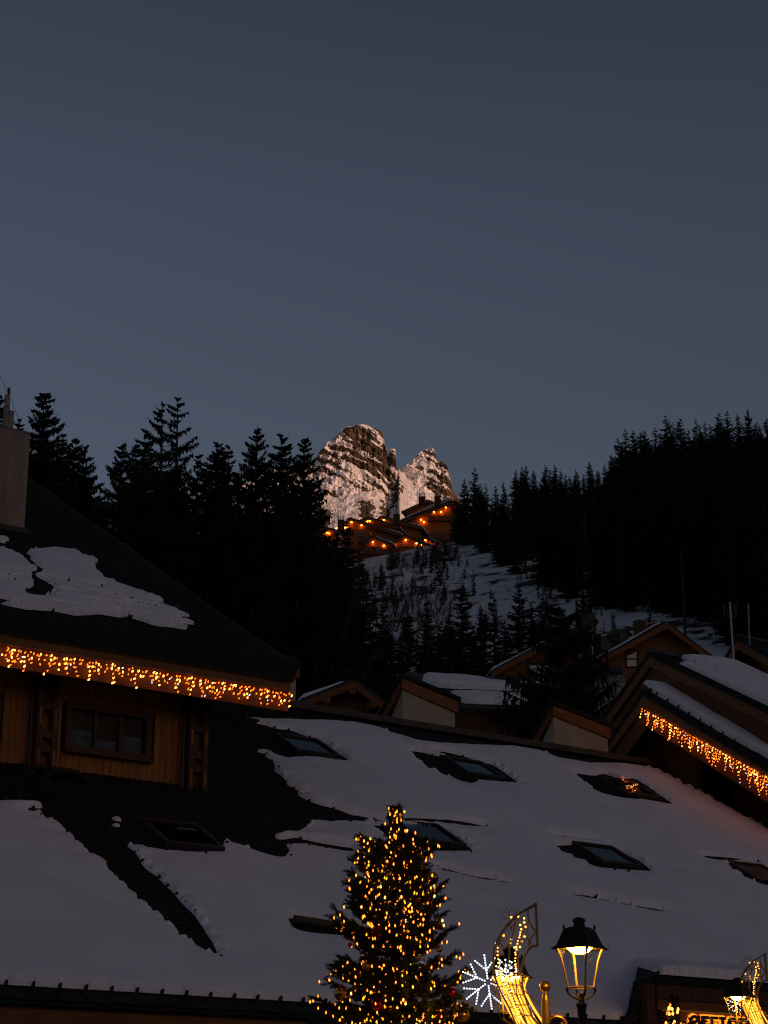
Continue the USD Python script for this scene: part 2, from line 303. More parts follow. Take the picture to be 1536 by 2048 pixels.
def snow_mesh(pl, poly, thick=0.16, soft=0.22, step=0.22, seed=0, lift=0.03, wave=0.05, edge_step=None, ripple=0.0, down=None):
    rng = np.random.default_rng(seed); es = edge_step or step * 0.5; b = []; out_v, out_f, n0 = [], [], 0
    for g in getattr(poly, 'geoms', [poly]):
        if g.area < 0.01: continue
        ring = [g.exterior, *g.interiors]; edge = []
        for r in ring:
            n = max(8, int(r.length / es)); edge.append(np.array([r.interpolate(i / n, normalized=True).coords[0] for i in range(n)]))
        edge = np.vstack(edge)
        rings = [edge]
        for dd in (soft * 0.25, soft * 0.7, soft * 1.4):
            ins = g.buffer(-dd)
            for gg in getattr(ins, 'geoms', [ins]):
                if gg.is_empty: continue
                for r in [gg.exterior, *gg.interiors]:
                    n = max(5, int(r.length / (es * 1.3))); rings.append(np.array([r.interpolate((i + 0.5) / n, normalized=True).coords[0] for i in range(n)]))
        x0, y0, x1, y1 = g.bounds
        gx, gy = np.meshgrid(np.arange(x0, x1, step), np.arange(y0, y1, step)); gp = np.column_stack([gx.ravel(), gy.ravel()]) + rng.uniform(-0.3, 0.3, (gx.size, 2)) * step
        inner = g.buffer(-soft * 1.6)
        if not inner.is_empty: gp = gp[shapely.contains_xy(inner, gp[:, 0], gp[:, 1])]
        else: gp = gp[:0]
        p = np.vstack(rings + [gp])
        tr = Delaunay(p); f = tr.simplices; c = p[f].mean(1); f = f[shapely.contains_xy(g.buffer(1e-4), c[:, 0], c[:, 1])]
        dist, ni = cKDTree(edge).query(p); dist[:len(edge)] = 0
        sf = np.full(len(p), soft)
        if down:                                    # below a hole or crack the snow thins out gradually
            ed = edge[ni] - p; below = np.clip(ed[:, 1] / np.maximum(dist, 1e-6), 0, 1) ** .5; sf = soft + (down - soft) * below
        q = np.column_stack([p / 2.6, np.zeros(len(p)) + seed])
        h = (thick + wave * 2 * (meshkit.fbm(q, 3, seed) - 0.5) + 0.025 * (meshkit.noise(q * 5, seed + 4) - 0.5)) * np.sqrt(1 - np.exp(-(dist / sf) ** np.where(sf > soft * 1.5, 1.5, 1.0) * 1.6))
        if ripple:                                  # the tile courses print through where the snow is thin
            near = np.exp(-dist / 1.1) + .18; amp_ = meshkit.fbm(np.column_stack([p / np.array([2.2, .9]), 0 * p[:, 0] + 9]), 3, 15)
            h = h + ripple * near * np.sin(p[:, 1] * 2 * pi / .34 + 1.2 * amp_) * np.clip(dist / .12, 0, 1) * (amp_ > .42)
            pit = meshkit.fbm(np.column_stack([p / .55, 0 * p[:, 0]]), 3, 71); h = h - .05 * np.clip(pit - .64, 0, 1) * 5 * np.clip(dist / .2, 0, 1)
        e2 = p[f]; flip = np.cross(e2[:, 1] - e2[:, 0], e2[:, 2] - e2[:, 0]) < 0; f[flip] = f[flip][:, ::-1]
        # skirt that closes the edge down to the roof
        out_v.append(pl.tri(p[:, 0], p[:, 1], lift + h)); out_f.append(f + n0); n0 += len(p)
    return np.vstack(out_v), np.vstack(out_f)

def tile_mesh(pl, u, v, tw, th, jit, rng, gap=0.020, t=0.013):
    """one roof tile: a slightly wedge-shaped slab that overlaps the row below"""
    a, b = u + gap, u + tw - gap; lo, hi = v - 0.02, v + th + 0.03
    w = jit
    q = [(a, lo, t + 0.006 + w), (b, lo, t + 0.006 + w + rng.uniform(-.004, .004)), (b, hi, 0.004), (a, hi, 0.004)]
    top = np.array([pl.P(*x) for x in q]); bot = top - pl.Wn * np.array([[t], [t], [0.003], [0.003]])
    return np.vstack([bot, top]), np.array([[4, 5, 6, 7], [0, 1, 5, 4], [1, 2, 6, 5], [3, 0, 4, 7]])

def lay_tiles(pl, region, parent, tw, th, skip=None, seed=1, named=300, mat_='tile', off=(0, 0), hook_parent=None):
    """tiles wherever the region (uv polygon) is bare; the largest in the picture are parts, the rest one part"""
    rng = np.random.default_rng(seed); x0, y0, x1, y1 = region.bounds; items = []
    shapely.prepare(region)
    for r in np.arange(math.floor((y0 - off[1]) / th), math.ceil((y1 - off[1]) / th)):
        for c in np.arange(math.floor((x0 - off[0]) / tw), math.ceil((x1 - off[0]) / tw)):
            u, v = off[0] + c * tw, off[1] + r * th
            if region.intersects(shapely.box(u + .03, v + .03, u + tw - .03, v + th - .03)) and region.contains(Point(u + tw / 2, v + th / 2)):
                p = pl.P(u, v); items.append((np.linalg.norm(p - CAM), u, v))
    items.sort(); rest = MB()
    for k, (d, u, v) in enumerate(items):
        m = tile_mesh(pl, u, v, tw, th, rng.uniform(0, 0.006), rng)
        if k < named: obj('roof_tile', m, M[mat_], parent)
        else: rest.add(*m)
    if len(items) > named: obj('tile_field', rest.get(), M[mat_], parent, kind='stuff')
    return items

def slab(pl, poly, t, mb=None):
    """convex uv polygon as a slab below the plane"""
    mb = mb or MB(); p = np.array([pl.P(u, v, -0.004) for u, v in poly]); return mb.prism(p, -pl.Wn * t)

def skylight(pl, c, w, h, parent, glass='pane', ajar=None):
    """c = uv of the lower left corner; a roof window standing 7 cm proud of the tiles"""
    fr = MB(); u, v = c; ax = [pl.U, pl.V, pl.Wn]; b = 0.075
    for cu, cv, hu, hv in ((u + w / 2, v + b / 2, w / 2, b / 2), (u + w / 2, v + h - b / 2, w / 2, b / 2), (u + b / 2, v + h / 2, b / 2, h / 2 - b), (u + w - b / 2, v + h / 2, b / 2, h / 2 - b)):
        fr.box(pl.P(cu, cv, 0.055), ax, (hu, hv, 0.075))
    fr.box(pl.P(u + w / 2, v + h + 0.05, 0.05), ax, (w / 2 + 0.03, 0.045, 0.06))        # hood over the top rail
    f = obj('skylight', fr.get(), M['frame_dark'], parent)
    q_ = np.array([pl.P(a_, b_, .09) for a_, b_ in ((u + b, v + b), (u + w - b, v + b), (u + w - b, v + h - b), (u + b, v + h - b))])
    if ajar is not None:                               # this sash stands slightly ajar
        nn = unit(ajar); c_ = q_.mean(0); q_ = q_ + np.outer(-((q_ - c_) @ nn) / (pl.Wn @ nn), pl.Wn) + pl.Wn * .03
    obj('pane', (q_, np.array([[0, 1, 2, 3]])), M[glass], f)
    r = MB().box(pl.P(u + w / 2, v + h / 2, 0.012), ax, (w / 2 - b, h / 2 - b, 0.006)); obj('blind', r.get(), M['room'], f)

# ------------------------------------------------------------------ the long building with the big snowy roof
ROOF = Plane(O, 30)
VR, UR0, UR1 = 16.85, -4.5, 24.15                  # ridge height along the slope, left and right ends
long_b = thing('long_building', 'long low building with a big snow-covered tiled roof filling the foreground', 'building')
px = lambda *a: [(a[i], a[i + 1]) for i in range(0, len(a), 2)]
bare = px(-80, 1470, 0, 1470, 372, 1500, 400, 1500, 402, 1405, 640, 1400, 640, 1431, 560, 1440, 500, 1437, 483, 1440, 487, 1444, 504, 1449, 520, 1451, 538, 1456, 553, 1461, 580, 1463, 613, 1475, 641, 1485, 662, 1497, 680, 1512, 694, 1523, 674, 1521, 633, 1515, 597, 1514, 569, 1517,
          545, 1509, 525, 1503, 510, 1499, 513, 1503, 520, 1509, 535, 1511, 527, 1516, 538, 1521, 545, 1533, 547, 1547, 556, 1551, 566, 1561, 571, 1574, 593, 1582, 597, 1594, 617, 1606, 641, 1614, 674, 1622, 698, 1632, 734, 1638, 771, 1646, 760, 1650, 722, 1644, 682, 1644, 666, 1646, 640, 1642, 621, 1643, 609, 1652, 600, 1663, 582, 1670,
          556, 1668, 548, 1672, 553, 1680, 570, 1684, 582, 1681, 593, 1679, 612, 1683, 641, 1690, 676, 1696, 706, 1700, 710, 1706, 690, 1705, 665, 1701, 640, 1697, 613, 1691, 585, 1690, 573, 1694, 571, 1715, 558, 1716, 542, 1713, 522, 1708, 504, 1701, 479, 1692, 442, 1684, 442, 1705, 420, 1707, 396, 1707, 360, 1704, 325, 1702, 292, 1697, 265, 1692, 252, 1693,
          258, 1700, 267, 1709, 292, 1740, 325, 1774, 354, 1803, 383, 1836, 408, 1869, 429, 1899, 438, 1912, 420, 1908, 400, 1899, 380, 1887, 362, 1876, 346, 1855, 325, 1842, 308, 1830, 285, 1812, 267, 1797, 250, 1778, 229, 1755, 210, 1733, 192, 1717, 175, 1709, 158, 1697, 140, 1680, 129, 1672, 112, 1655, 100, 1645, 88, 1634, 72, 1626, 60, 1625, 56, 1619, 75, 1621, 86, 1617, 70, 1611, 45, 1606, 25, 1603, 0, 1605, -80, 1600)
holes = [px(823, 1507, 845, 1510, 868, 1516, 885, 1519, 905, 1520, 936, 1527, 960, 1529, 981, 1533, 1000, 1545, 1012, 1553, 1025, 1563, 1005, 1563, 975, 1560, 950, 1558, 935, 1565, 915, 1560, 884, 1547, 862, 1537, 843, 1525),
         px(868, 1507, 895, 1509, 936, 1519, 930, 1522, 900, 1517),
         px(1152, 1551, 1172, 1554, 1200, 1557, 1213, 1553, 1232, 1560, 1251, 1563, 1270, 1562, 1283, 1570, 1304, 1583, 1320, 1596, 1336, 1607, 1307, 1602, 1280, 1597, 1237, 1595, 1215, 1590, 1195, 1584, 1178, 1575, 1167, 1567),
         px(750, 1658, 772, 1659, 790, 1656, 811, 1660, 850, 1662, 884, 1666, 908, 1676, 936, 1700, 904, 1700, 870, 1700, 831, 1698, 803, 1691, 785, 1681, 771, 1675),
         px(1119, 1699, 1147, 1697, 1170, 1700, 1195, 1703, 1225, 1704, 1244, 1710, 1272, 1724, 1292, 1741, 1250, 1738, 1209, 1735, 1188, 1732, 1170, 1726, 1154, 1719, 1135, 1708),
         px(1462, 1737, 1488, 1738, 1520, 1742, 1560, 1746, 1590, 1755, 1615, 1779, 1570, 1776, 1540, 1773, 1516, 1766, 1488, 1754),
         px(583, 1846, 600, 1845, 650, 1852, 720, 1860, 760, 1868, 740, 1872, 690, 1870, 640, 1866, 600, 1860),
         px(205, 1635, 222, 1634, 226, 1638, 232, 1636, 231, 1632)]
whole = Polygon([(UR0, -0.02), (UR1, -0.02), (UR1, VR - 0.28), (UR0, VR - 0.28)])
top_line = [ROOF.uv(*q) for q in px(560, 1439, 600, 1441, 665, 1442, 710, 1446, 751, 1454, 783, 1467, 831, 1481, 879, 1487, 959, 1491, 1026, 1493, 1076, 1501, 1114, 1516, 1179, 1527, 1248, 1528, 1290, 1533, 1313, 1543, 1362, 1569, 1408, 1592, 1458, 1619, 1488, 1637, 1536, 1660, 1600, 1692)]
snow_area = Polygon([(UR0, -0.02), (UR1 + 2.0, -0.02), *top_line[::-1], (UR0, VR - 0.3)]).intersection(whole)
bare_p = ROOF.poly(bare); hole_ps = [ROOF.poly(h) for h in holes[:-1]]
rng = np.random.default_rng(5)
def crack(pix, wid, seed, gaps):
    r = np.random.default_rng(seed); p = np.array([ROOF.uv(*q) for q in pix]); L = LineString(p); n = int(L.length / 0.16); o = []
    for k in range(n):
        a, b = L.interpolate(k / n, normalized=True), L.interpolate((k + 1.15) / n, normalized=True)
        f = meshkit.fbm([[k * 0.14, seed, 0]], 3, seed)[0]
        ww = 1.25 * wid * max(0.0, (f - gaps) * 5)
        if ww > 0.02 and r.random() < .9: o.append(LineString([(a.x, a.y + r.uniform(-.02, .02)), (b.x, b.y)]).buffer(min(ww, 0.11)))
    return shapely.union_all(o)
cr1 = crack(px(771, 1644, 811, 1641, 900, 1646, 1000, 1659, 1087, 1670, 1174, 1684, 1262, 1698, 1314, 1703, 1419, 1717, 1536, 1729), 0.05, 3, 0.38)
cr2 = crack(px(880, 1740, 936, 1754, 1024, 1769, 1087, 1784, 1164, 1794, 1265, 1814, 1349, 1829, 1480, 1850), 0.03, 9, 0.50)
bare_all = shapely.union_all([roughen(bare_p, 0.12, 0.10, rng, 0.5, 1.2), *[roughen(h.buffer(.10), 0.10, 0.09, rng, 0.4) for h in hole_ps]])
snow_p = snow_area.difference(shapely.union_all([bare_all, cr1, cr2]))
patch = roughen(ROOF.poly(px(221, 1640, 232, 1636, 243, 1640, 242, 1646, 230, 1645)), .05, .05, rng, .3).union(roughen(ROOF.poly(px(222, 1653, 230, 1652, 240, 1655, 238, 1658, 228, 1657)), .05, .03, rng, .3))
main_snow = snow_mesh(ROOF, snow_p, thick=0.125, soft=0.14, step=0.17, seed=4, edge_step=0.09, ripple=.016, down=1.3, wave=.035)
obj('roof_snow', main_snow, M['snow'], smooth=40, label='thick snow blanket with melted holes on the big foreground roof', cat='snow', kind='stuff')
obj('roof_snow', snow_mesh(ROOF, patch, 0.06, 0.05, 0.08, 2), M['snow'], smooth=40, label='two tiny leftover snow scraps on the bare dark tiles above the left skylight', cat='snow', kind='stuff')
# body: deck, gable walls, eave
obj('roof', slab(ROOF, [(UR0, -0.35), (UR1, -0.35), (UR1, VR), (UR0, VR)], 0.22).get(), M['tile_deck'], long_b)
rb, rz0 = VR * cos(rad(30)), VR * sin(rad(30))
REAR = Plane(W(0, rb, rz0), -30)
obj('rear_roof', slab(REAR, [(UR0, 0), (UR1, 0), (UR1, 9), (UR0, 9)], 0.22).get(), M['tile_deck'], long_b)
wl = MB(); wl.prism([W(UR0 + .8, .9, -3.9), W(UR0 + .8, .9, 0.18), W(UR0 + .8, rb, rz0 - .35), W(UR0 + .8, rb + 7, rz0 - 4.4), W(UR0 + .8, rb + 7, -3.9)], E * (UR1 - UR0 - 1.6))
obj('wall', wl.get(), M['wood_dark'], long_b)
fs = MB().box(W((UR0 + UR1) / 2, -0.33, -0.42), [E, N, Z], ((UR1 - UR0) / 2, 0.03, 0.17)); obj('fascia', fs.get(), M['fascia'], long_b)
fs = MB().box(W((UR0 + UR1) / 2, -0.14, -0.78), [E, N, Z], ((UR1 - UR0) / 2 - .1, 0.03, 0.17)); obj('fascia', fs.get(), M['fascia'], long_b)
gt = MB(); a = np.linspace(pi, 2 * pi, 7); prof = [(-0.42 + .075 * cos(t), -0.215 + .075 * sin(t)) for t in a]
gt.prism([W(UR0, b, c) for b, c in prof], E * (UR1 - UR0)); obj('gutter', gt.get(), M['iron'], long_b)
cap = MB()
for k in range(29):
    a0 = UR0 + k * 1.0; cap.hexa([W(a0, rb - .26, rz0 - .05), W(a0 + .98, rb - .26, rz0 - .05), W(a0 + .98, rb + .26, rz0 - .05), W(a0, rb + .26, rz0 - .05)],
                                 [W(a0, rb - .20, rz0 + .13), W(a0 + .98, rb - .20, rz0 + .125), W(a0 + .98, rb + .2, rz0 + .125), W(a0, rb + .2, rz0 + .13)])
obj('ridge_cap', cap.get(), M['wood_grey'], long_b)
vb = MB(); vb.hexa([ROOF.P(UR1, -.35, -.28), ROOF.P(UR1 + .05, -.35, -.28), ROOF.P(UR1 + .05, VR, -.28), ROOF.P(UR1, VR, -.28)], [ROOF.P(UR1, -.35, .02), ROOF.P(UR1 + .05, -.35, .02), ROOF.P(UR1 + .05, VR, .02), ROOF.P(UR1, VR, .02)])
obj('bargeboard', vb.get(), M['wood_dark'], long_b)
TW, TH = 0.40, 0.17
tile_region = bare_all.buffer(0.25).intersection(Polygon([(UR0, -.3), (UR1, -.3), (UR1, VR - .2), (UR0, VR - .2)]))
SKY = [(9.72, 12.85), (14.75, 13.05), (20.15, 13.3), (9.75, 7.72), (14.72, 7.72), (19.6, 7.75), (2.98, 5.95)]
sk_boxes = shapely.union_all([shapely.box(u - .02, v - .02, u + 1.22, v + 1.16) for u, v in SKY])
strip = Polygon([(UR0, -.35), (UR1, -.35), (UR1, .12), (UR0, .12)])
side = Polygon([(UR1 - 1.2, 9), (UR1, 9), (UR1, VR - .2), (UR1 - 3, VR - .2)])
lay_tiles(ROOF, shapely.union_all([tile_region, cr1.buffer(.2), side]).difference(sk_boxes.buffer(-.1)), long_b, TW, TH, seed=2, off=(0.1, 0.02))
ev = MB()
for k in range(int((UR1 - UR0) / TW)):
    ev.add(*tile_mesh(ROOF, UR0 + k * TW, -0.36, TW, 0.4, 0.0, rng))
obj('eave_tiles', ev.get(), M['tile'], long_b, kind='stuff')
for i, c in enumerate(SKY):
    n_ = None
    if i == 2: p_ = ROOF.P(c[0] + .6, c[1] + .5, .09); n_ = unit(hit(1345, 1462, W(23.5, 0, 0), E) - p_) - unit(p_ - CAM)
    skylight(ROOF, c, 1.2, 1.12, long_b, glass='dull_pane' if i == 5 else 'pane', ajar=n_)
# snow hooks: one on each tile joint near the eave and along the snow's melted edges
def hook(pl, u, v, h=0.13):
    p = pl.P(u, v, 0.0); mb = MB()
    mb.hexa([pl.P(u - .022, v - .05, 0), pl.P(u + .022, v - .05, 0), pl.P(u + .022, v + .03, 0), pl.P(u - .022, v + .03, 0)], [pl.P(u - .016, v - .045, h), pl.P(u + .016, v - .045, h), pl.P(u + .016, v - .025, h), pl.P(u - .016, v - .025, h)])
    return mb.get()
hooks = [(UR0 + k * TW + .1, 0.0) for k in range(int((UR1 - UR0) / TW))]
bl = bare_all.boundary
cand = [(0.1 + c * TW, 0.02 + r * TH * 2) for r in range(2, 48) for c in range(-10, 60)]
near_edge = [q for q in cand if bl.distance(Point(q)) < 0.13 and snow_area.contains(Point(q))]
near_edge.sort(key=lambda q: np.linalg.norm(ROOF.P(*q) - CAM))
for q in hooks + near_edge[:170]: obj('snow_hook', hook(ROOF, *q, h=0.11 if q[1] < .1 else .09), M['iron'], long_b)

gp, gq = ROOF.P(*ROOF.uv(584, 1851), .12), ROOF.P(*ROOF.uv(700, 1871), .12)
obj('snow_guard_log', MB().tube([gp, (gp + gq) / 2 + ROOF.Wn * .01, gq], .065, 10).get(), M['wood_grey'], long_b)
# stucco end blocks with a sloping wooden cap along the ridge
def dormer(u0, u1, hl, hr, back=2.4):
    c0 = rz0 + .02; b0 = rb + .30
    d = thing('end_block', parent=long_b)
    q = [W(u0, b0, c0 - .7), W(u1, b0, c0 - .7), W(u1, b0, c0 + hr), W(u0, b0, c0 + hl)]
    bk = [W(u0, b0 + back, c0 - 2.6), W(u1, b0 + back, c0 - 2.6), W(u1, b0 + back * .75, c0 + hr - back * .95), W(u0, b0 + back * .75, c0 + hl - back * .95)]
    obj('stucco_wall', MB().hexa(q, bk).get(), M['stucco'], d)
    t = .34; o = .06
    f = MB().hexa([W(u0 - o, b0 - .07, c0 + hl), W(u1 + o, b0 - .07, c0 + hr), W(u1 + o, b0 - .003, c0 + hr), W(u0 - o, b0 - .003, c0 + hl)], [W(u0 - o, b0 - .07, c0 + hl + t), W(u1 + o, b0 - .07, c0 + hr + t), W(u1 + o, b0 - .003, c0 + hr + t), W(u0 - o, b0 - .003, c0 + hl + t)])
    obj('fascia', f.get(), M['fascia'], d)
    g = MB().hexa([W(u0 - .10, b0 + .02, c0 + hl - .04), W(u0 - .004, b0 + .02, c0 + hl - .04), W(u0 - .004, b0 + back, c0 + hl - back - .04), W(u0 - .10, b0 + back, c0 + hl - back - .04)], [W(u0 - .10, b0 + .02, c0 + hl + t), W(u0 - .004, b0 + .02, c0 + hl + t), W(u0 - .004, b0 + back, c0 + hl - back + t), W(u0 - .10, b0 + back, c0 + hl - back + t)])
    obj('side_board', g.get(), M['wood_red'], d)
    s = MB().hexa([W(u0 - .16, b0 - .12, c0 + hl + t + .003), W(u1 + .12, b0 - .12, c0 + hr + t + .003), W(u1 + .12, b0 + back, c0 + hr - back + t), W(u0 - .16, b0 + back, c0 + hl - back + t)], [W(u0 - .16, b0 - .12, c0 + hl + t + .09), W(u1 + .12, b0 - .12, c0 + hr + t + .09), W(u1 + .12, b0 + back, c0 + hr - back + t + .09), W(u0 - .16, b0 + back, c0 + hl - back + t + .09)])
    obj('cap', s.get(), M['tile'], d)
    obj('kerb', MB().box(W((u0 + u1) / 2 + .1, b0 - .05, c0 - .0), [E, N, Z], ((u1 - u0) / 2 + .12, .06, .16)).get(), M['wood_grey'], d)
dormer(8.6, 12.2, 1.55, .83); dormer(15.55, 17.28, 1.02, .62); dormer(20.75, 22.75, 1.0, .62)
M['house_pane'] = usdkit.material(stage, '/World/Looks/house_pane', {'f': ('fresnel', {'IOR': 1.16}), 't': ('transparent_bsdf', {'color': (0.7, 0.75, 0.78)}), 'g': ('glossy_bsdf', {'roughness': 0.02}), 'm': ('mix_closure', {})},
    [('f.fac', 'm.fac'), ('t.BSDF', 'm.closure1'), ('g.BSDF', 'm.closure2')], surface='m.closure')
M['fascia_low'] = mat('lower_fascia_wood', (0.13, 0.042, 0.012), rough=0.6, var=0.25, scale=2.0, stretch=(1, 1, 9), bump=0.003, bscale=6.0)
# ------------------------------------------------------------------ left chalet: wooden upper storey with the icicle lights
LB, LZ = 8.27, 4.775                               # wall plane, foot of the wall on the long roof
FB = 7.0; UE = 6.85                                # fascia plane, right end of the eave
UP = Plane(W(3.45, FB - .06, 7.14), 30)            # upper roof; u is measured from a = 3.45
VL = 17.2; UL0, UL1 = -9.5, 3.42
chal = thing('wooden_chalet', 'wood-clad chalet storey on the left under a wide eave with two fascia boards', 'chalet')
obj('roof', slab(UP, [(UL0, 0), (UL1, 0), (UL1 + .8, VL), (UL0, VL)], .16).get(), M['tile_deck'], chal)
us = lambda *a: [UP.uv(*q) for q in px(*a)]
snA = Polygon(us(-60, 1055, 0, 1076, 14, 1082, 10, 1090, 0, 1088, -60, 1070))
snB = Polygon(us(-90, 1092, 0, 1096, 22, 1105, 40, 1115, 52, 1128, 64, 1134, 72, 1140, 60, 1146, 66, 1152, 56, 1156, 64, 1162, 60, 1180, 45, 1188, 55, 1196, 90, 1200, 110, 1178, 92, 1166, 74, 1158, 70, 1150, 85, 1140, 72, 1134, 60, 1122, 55, 1107, 70, 1100, 110, 1098, 150, 1104, 170, 1116, 196, 1126, 180, 1130, 195, 1138, 182, 1142, 200, 1150, 205, 1160, 240, 1172, 270, 1182, 290, 1188, 310, 1196, 330, 1208, 300, 1206, 345, 1220, 378, 1236, 350, 1236, 388, 1252, 355, 1250, 374, 1258, 368, 1263, 345, 1258, 320, 1256, 300, 1252, 285, 1246, 260, 1238, 235, 1238, 200, 1232, 150, 1236, 120, 1228, 90, 1226, 50, 1222, 20, 1216, 0, 1210, 25, 1206, 0, 1200, -90, 1190))
rng = np.random.default_rng(8)
snU = roughen(snB.buffer(0).union(snA.buffer(0)), .07, .07, rng, .35, 1.8)
lay_tiles(UP, Polygon([(UL0 + 2.5, 0), (UL1, 0), (UL1 + .75, VL - .1), (-2.5, VL - .1), (-6, 8)]).difference(snU.buffer(-.3)), chal, .40, .17, seed=5, off=(.02, .0))
# little tongues of bare tile showing along the courses
for k in range(70):
    u, v = rng.uniform(-3.0, 1.8), 0.02 + .34 * rng.integers(2, 13); L = rng.uniform(.12, .5)
    snU = snU.difference(LineString([(u, v), (u + L, v + rng.uniform(-.03, .03))]).buffer(rng.uniform(.015, .04)))
obj('roof_snow', snow_mesh(UP, snU, .11, .10, .13, 6, edge_step=.06, down=.55, ripple=.02), M['snow'], smooth=40, label='ragged snow sheet with melted fingers on the dark tiles of the left chalet roof', cat='snow', kind='stuff')
for k in range(26): obj('snow_hook', hook(UP, UL0 + 4.6 + k * .40, .1, .16), M['iron'], chal)
hk = [(.02 + c * .40, .34 * r) for r in range(2, 14) for c in range(-9, 8)]
for q in hk:
    if rng.random() < .45 and snU.buffer(.05).contains(Point(q)) and (snU.boundary.distance(Point(q)) < .35 and q[1] < 5): obj('snow_hook', hook(UP, *q, h=.11), M['iron'], chal)
al, ar = 3.45 + UL0, 6.83
def board(b, z0, z1, t=.05, m='fascia', name='fascia', a0=al, a1=ar):
    # the boards follow the roof's edge, which sinks a little towards the left
    q = lambda z, bb: [W(a0, bb, z), W(a1, bb, z), W(a1, bb + t, z), W(a0, bb + t, z)]
    obj(name, MB().hexa(q(z0, b), q(z1, b)).get(), M[m], chal)
board(FB, 6.86, 7.10, name='eave_board', m='tile_deck', t=.09)
board(FB + .07, 6.90 - .22, 6.86)
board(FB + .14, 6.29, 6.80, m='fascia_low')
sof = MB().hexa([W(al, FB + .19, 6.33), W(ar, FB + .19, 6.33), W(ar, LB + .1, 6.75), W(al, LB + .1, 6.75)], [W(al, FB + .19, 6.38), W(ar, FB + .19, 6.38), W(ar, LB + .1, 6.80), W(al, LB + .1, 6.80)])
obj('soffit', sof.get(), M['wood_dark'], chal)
vg = MB().hexa([UP.P(UL1, 0, -.30), UP.P(UL1 + .05, 0, -.30), UP.P(UL1 + .85, VL, -.30), UP.P(UL1 + .80, VL, -.30)], [UP.P(UL1, 0, .03), UP.P(UL1 + .05, 0, .03), UP.P(UL1 + .85, VL, .03), UP.P(UL1 + .80, VL, .03)])
obj('bargeboard', vg.get(), M['wood_dark'], chal)
core = MB().hexa([W(al, LB + .16, LZ - 2), W(5.50, LB + .16, LZ - 2), W(5.50, LB + 9, LZ - 2), W(al, LB + 9, LZ - 2)], [W(al, LB + .16, 6.74), W(5.50, LB + .16, 6.74), W(5.50, LB + 9, 11.2), W(al, LB + 9, 11.2)])
obj('wall', core.get(), M['wood_dark'], chal)
WIN = [(2.62, 5.28, 4.25, 6.0), (-0.6, 5.28, 1.03, 6.0)]
rng = np.random.default_rng(3); a = al + 2; ww = .135
while a < 5.42:
    lo, hi = LZ - .1, 6.74
    segs = [(lo, hi)]
    for x0, z0, x1, z1 in WIN:
        if a + ww > x0 - .1 and a < x1 + .1: segs = [(lo, z0 - .12), (z1 + .1, hi)]
    for z0, z1 in segs:
        t = rng.uniform(.022, .032)
        obj('plank', MB().box(W(a + ww / 2, LB + .03, (z0 + z1) / 2), [E, N, Z], (ww / 2 - .005, t, (z1 - z0) / 2)).get(), M['wood'], chal)
    a += ww
for x0, z0, x1, z1 in WIN:
    w = thing('window', parent=chal)
    fr = MB(); cz, hz = (z0 + z1) / 2, (z1 - z0) / 2
    for aa, zz, ha, hz_ in ((x0 - .06, cz, .06, hz + .12), (x1 + .06, cz, .06, hz + .12), ((x0 + x1) / 2, z0 - .06, (x1 - x0) / 2, .06), ((x0 + x1) / 2, z1 + .06, (x1 - x0) / 2, .06)):
        fr.box(W(aa, LB + .0, zz), [E, N, Z], (ha, .06, hz_))
    for k in (1, 2): fr.box(W(x0 + (x1 - x0) * k / 3, LB + .03, cz), [E, N, Z], (.035, .035, hz))
    obj('frame', fr.get(), M['wood_dark'], w)
    for k in range(3):
        s0 = x0 + (x1 - x0) * k / 3 + .036; s1 = x0 + (x1 - x0) * (k + 1) / 3 - .036
        obj('pane', (np.array([W(s0, LB + .045, z0), W(s1, LB + .045, z0), W(s1, LB + .045, z1), W(s0, LB + .045, z1)]), np.array([[0, 1, 2, 3]])), M['house_pane'], w)
        n = 9; c = MB()                                # gathered net curtains
        xs_ = np.linspace(s0, s1, n); zz = np.where(np.arange(n) % 2, .012, 0)
        v = np.vstack([[W(x, LB + .075 + z_, z0 + .02) for x, z_ in zip(xs_, zz)], [W(x, LB + .075 + z_, z0 + (.34 if k != 1 else .2)) for x, z_ in zip(xs_, zz)]])
        obj('curtain', (v, np.array([[i, i + 1, n + i + 1, n + i] for i in range(n - 1)])), M['curtain'], w)
    obj('sill', MB().box(W((x0 + x1) / 2, LB - .06, z0 - .135), [E, N, Z], ((x1 - x0) / 2 + .14, .10, .022)).get(), M['wood_dark'], w)
def post(a0, b0=LB - .12):
    p = thing('post', parent=chal)
    for s in (-.16, .16):
        obj('beam', MB().box(W(a0 + s, b0, (LZ + 6.5) / 2 - .1), [E, N, Z], (.06, .07, (6.5 - LZ) / 2 + .15)).get(), M['wood_dark'], p)
    for z in (LZ + .35, LZ + .62, LZ + 1.15): obj('spacer', MB().box(W(a0, b0, z), [E, N, Z], (.095, .05, .07)).get(), M['wood_dark'], p)
    for s in (-.16, .16):
        for z in (LZ + .16, LZ + .95): obj('strap', MB().box(W(a0 + s, b0 - .075, z), [E, N, Z], (.022, .005, .15)).get(), M['wood'], p)
    obj('downpipe', MB().tube([W(a0 - .32, b0, LZ - .1), W(a0 - .32, b0, 6.5)], .035, 8).get(), M['frame_dark'], p)
post(2.05); post(5.36)
br = MB().hexa([W(5.45, LB - .3, 6.17), W(6.62, LB - .3, 6.17), W(6.62, LB - .12, 6.17), W(5.45, LB - .12, 6.17)], [W(5.3, LB - .3, 6.30), W(6.72, LB - .3, 6.26), W(6.72, LB - .12, 6.26), W(5.3, LB - .12, 6.30)])
obj('bracket', br.get(), M['wood_dark'], chal)
# dark roof window lying just below the chalet wall, on the long roof
skylight(ROOF, (1.55, 8.35), 1.15, .95, long_b)
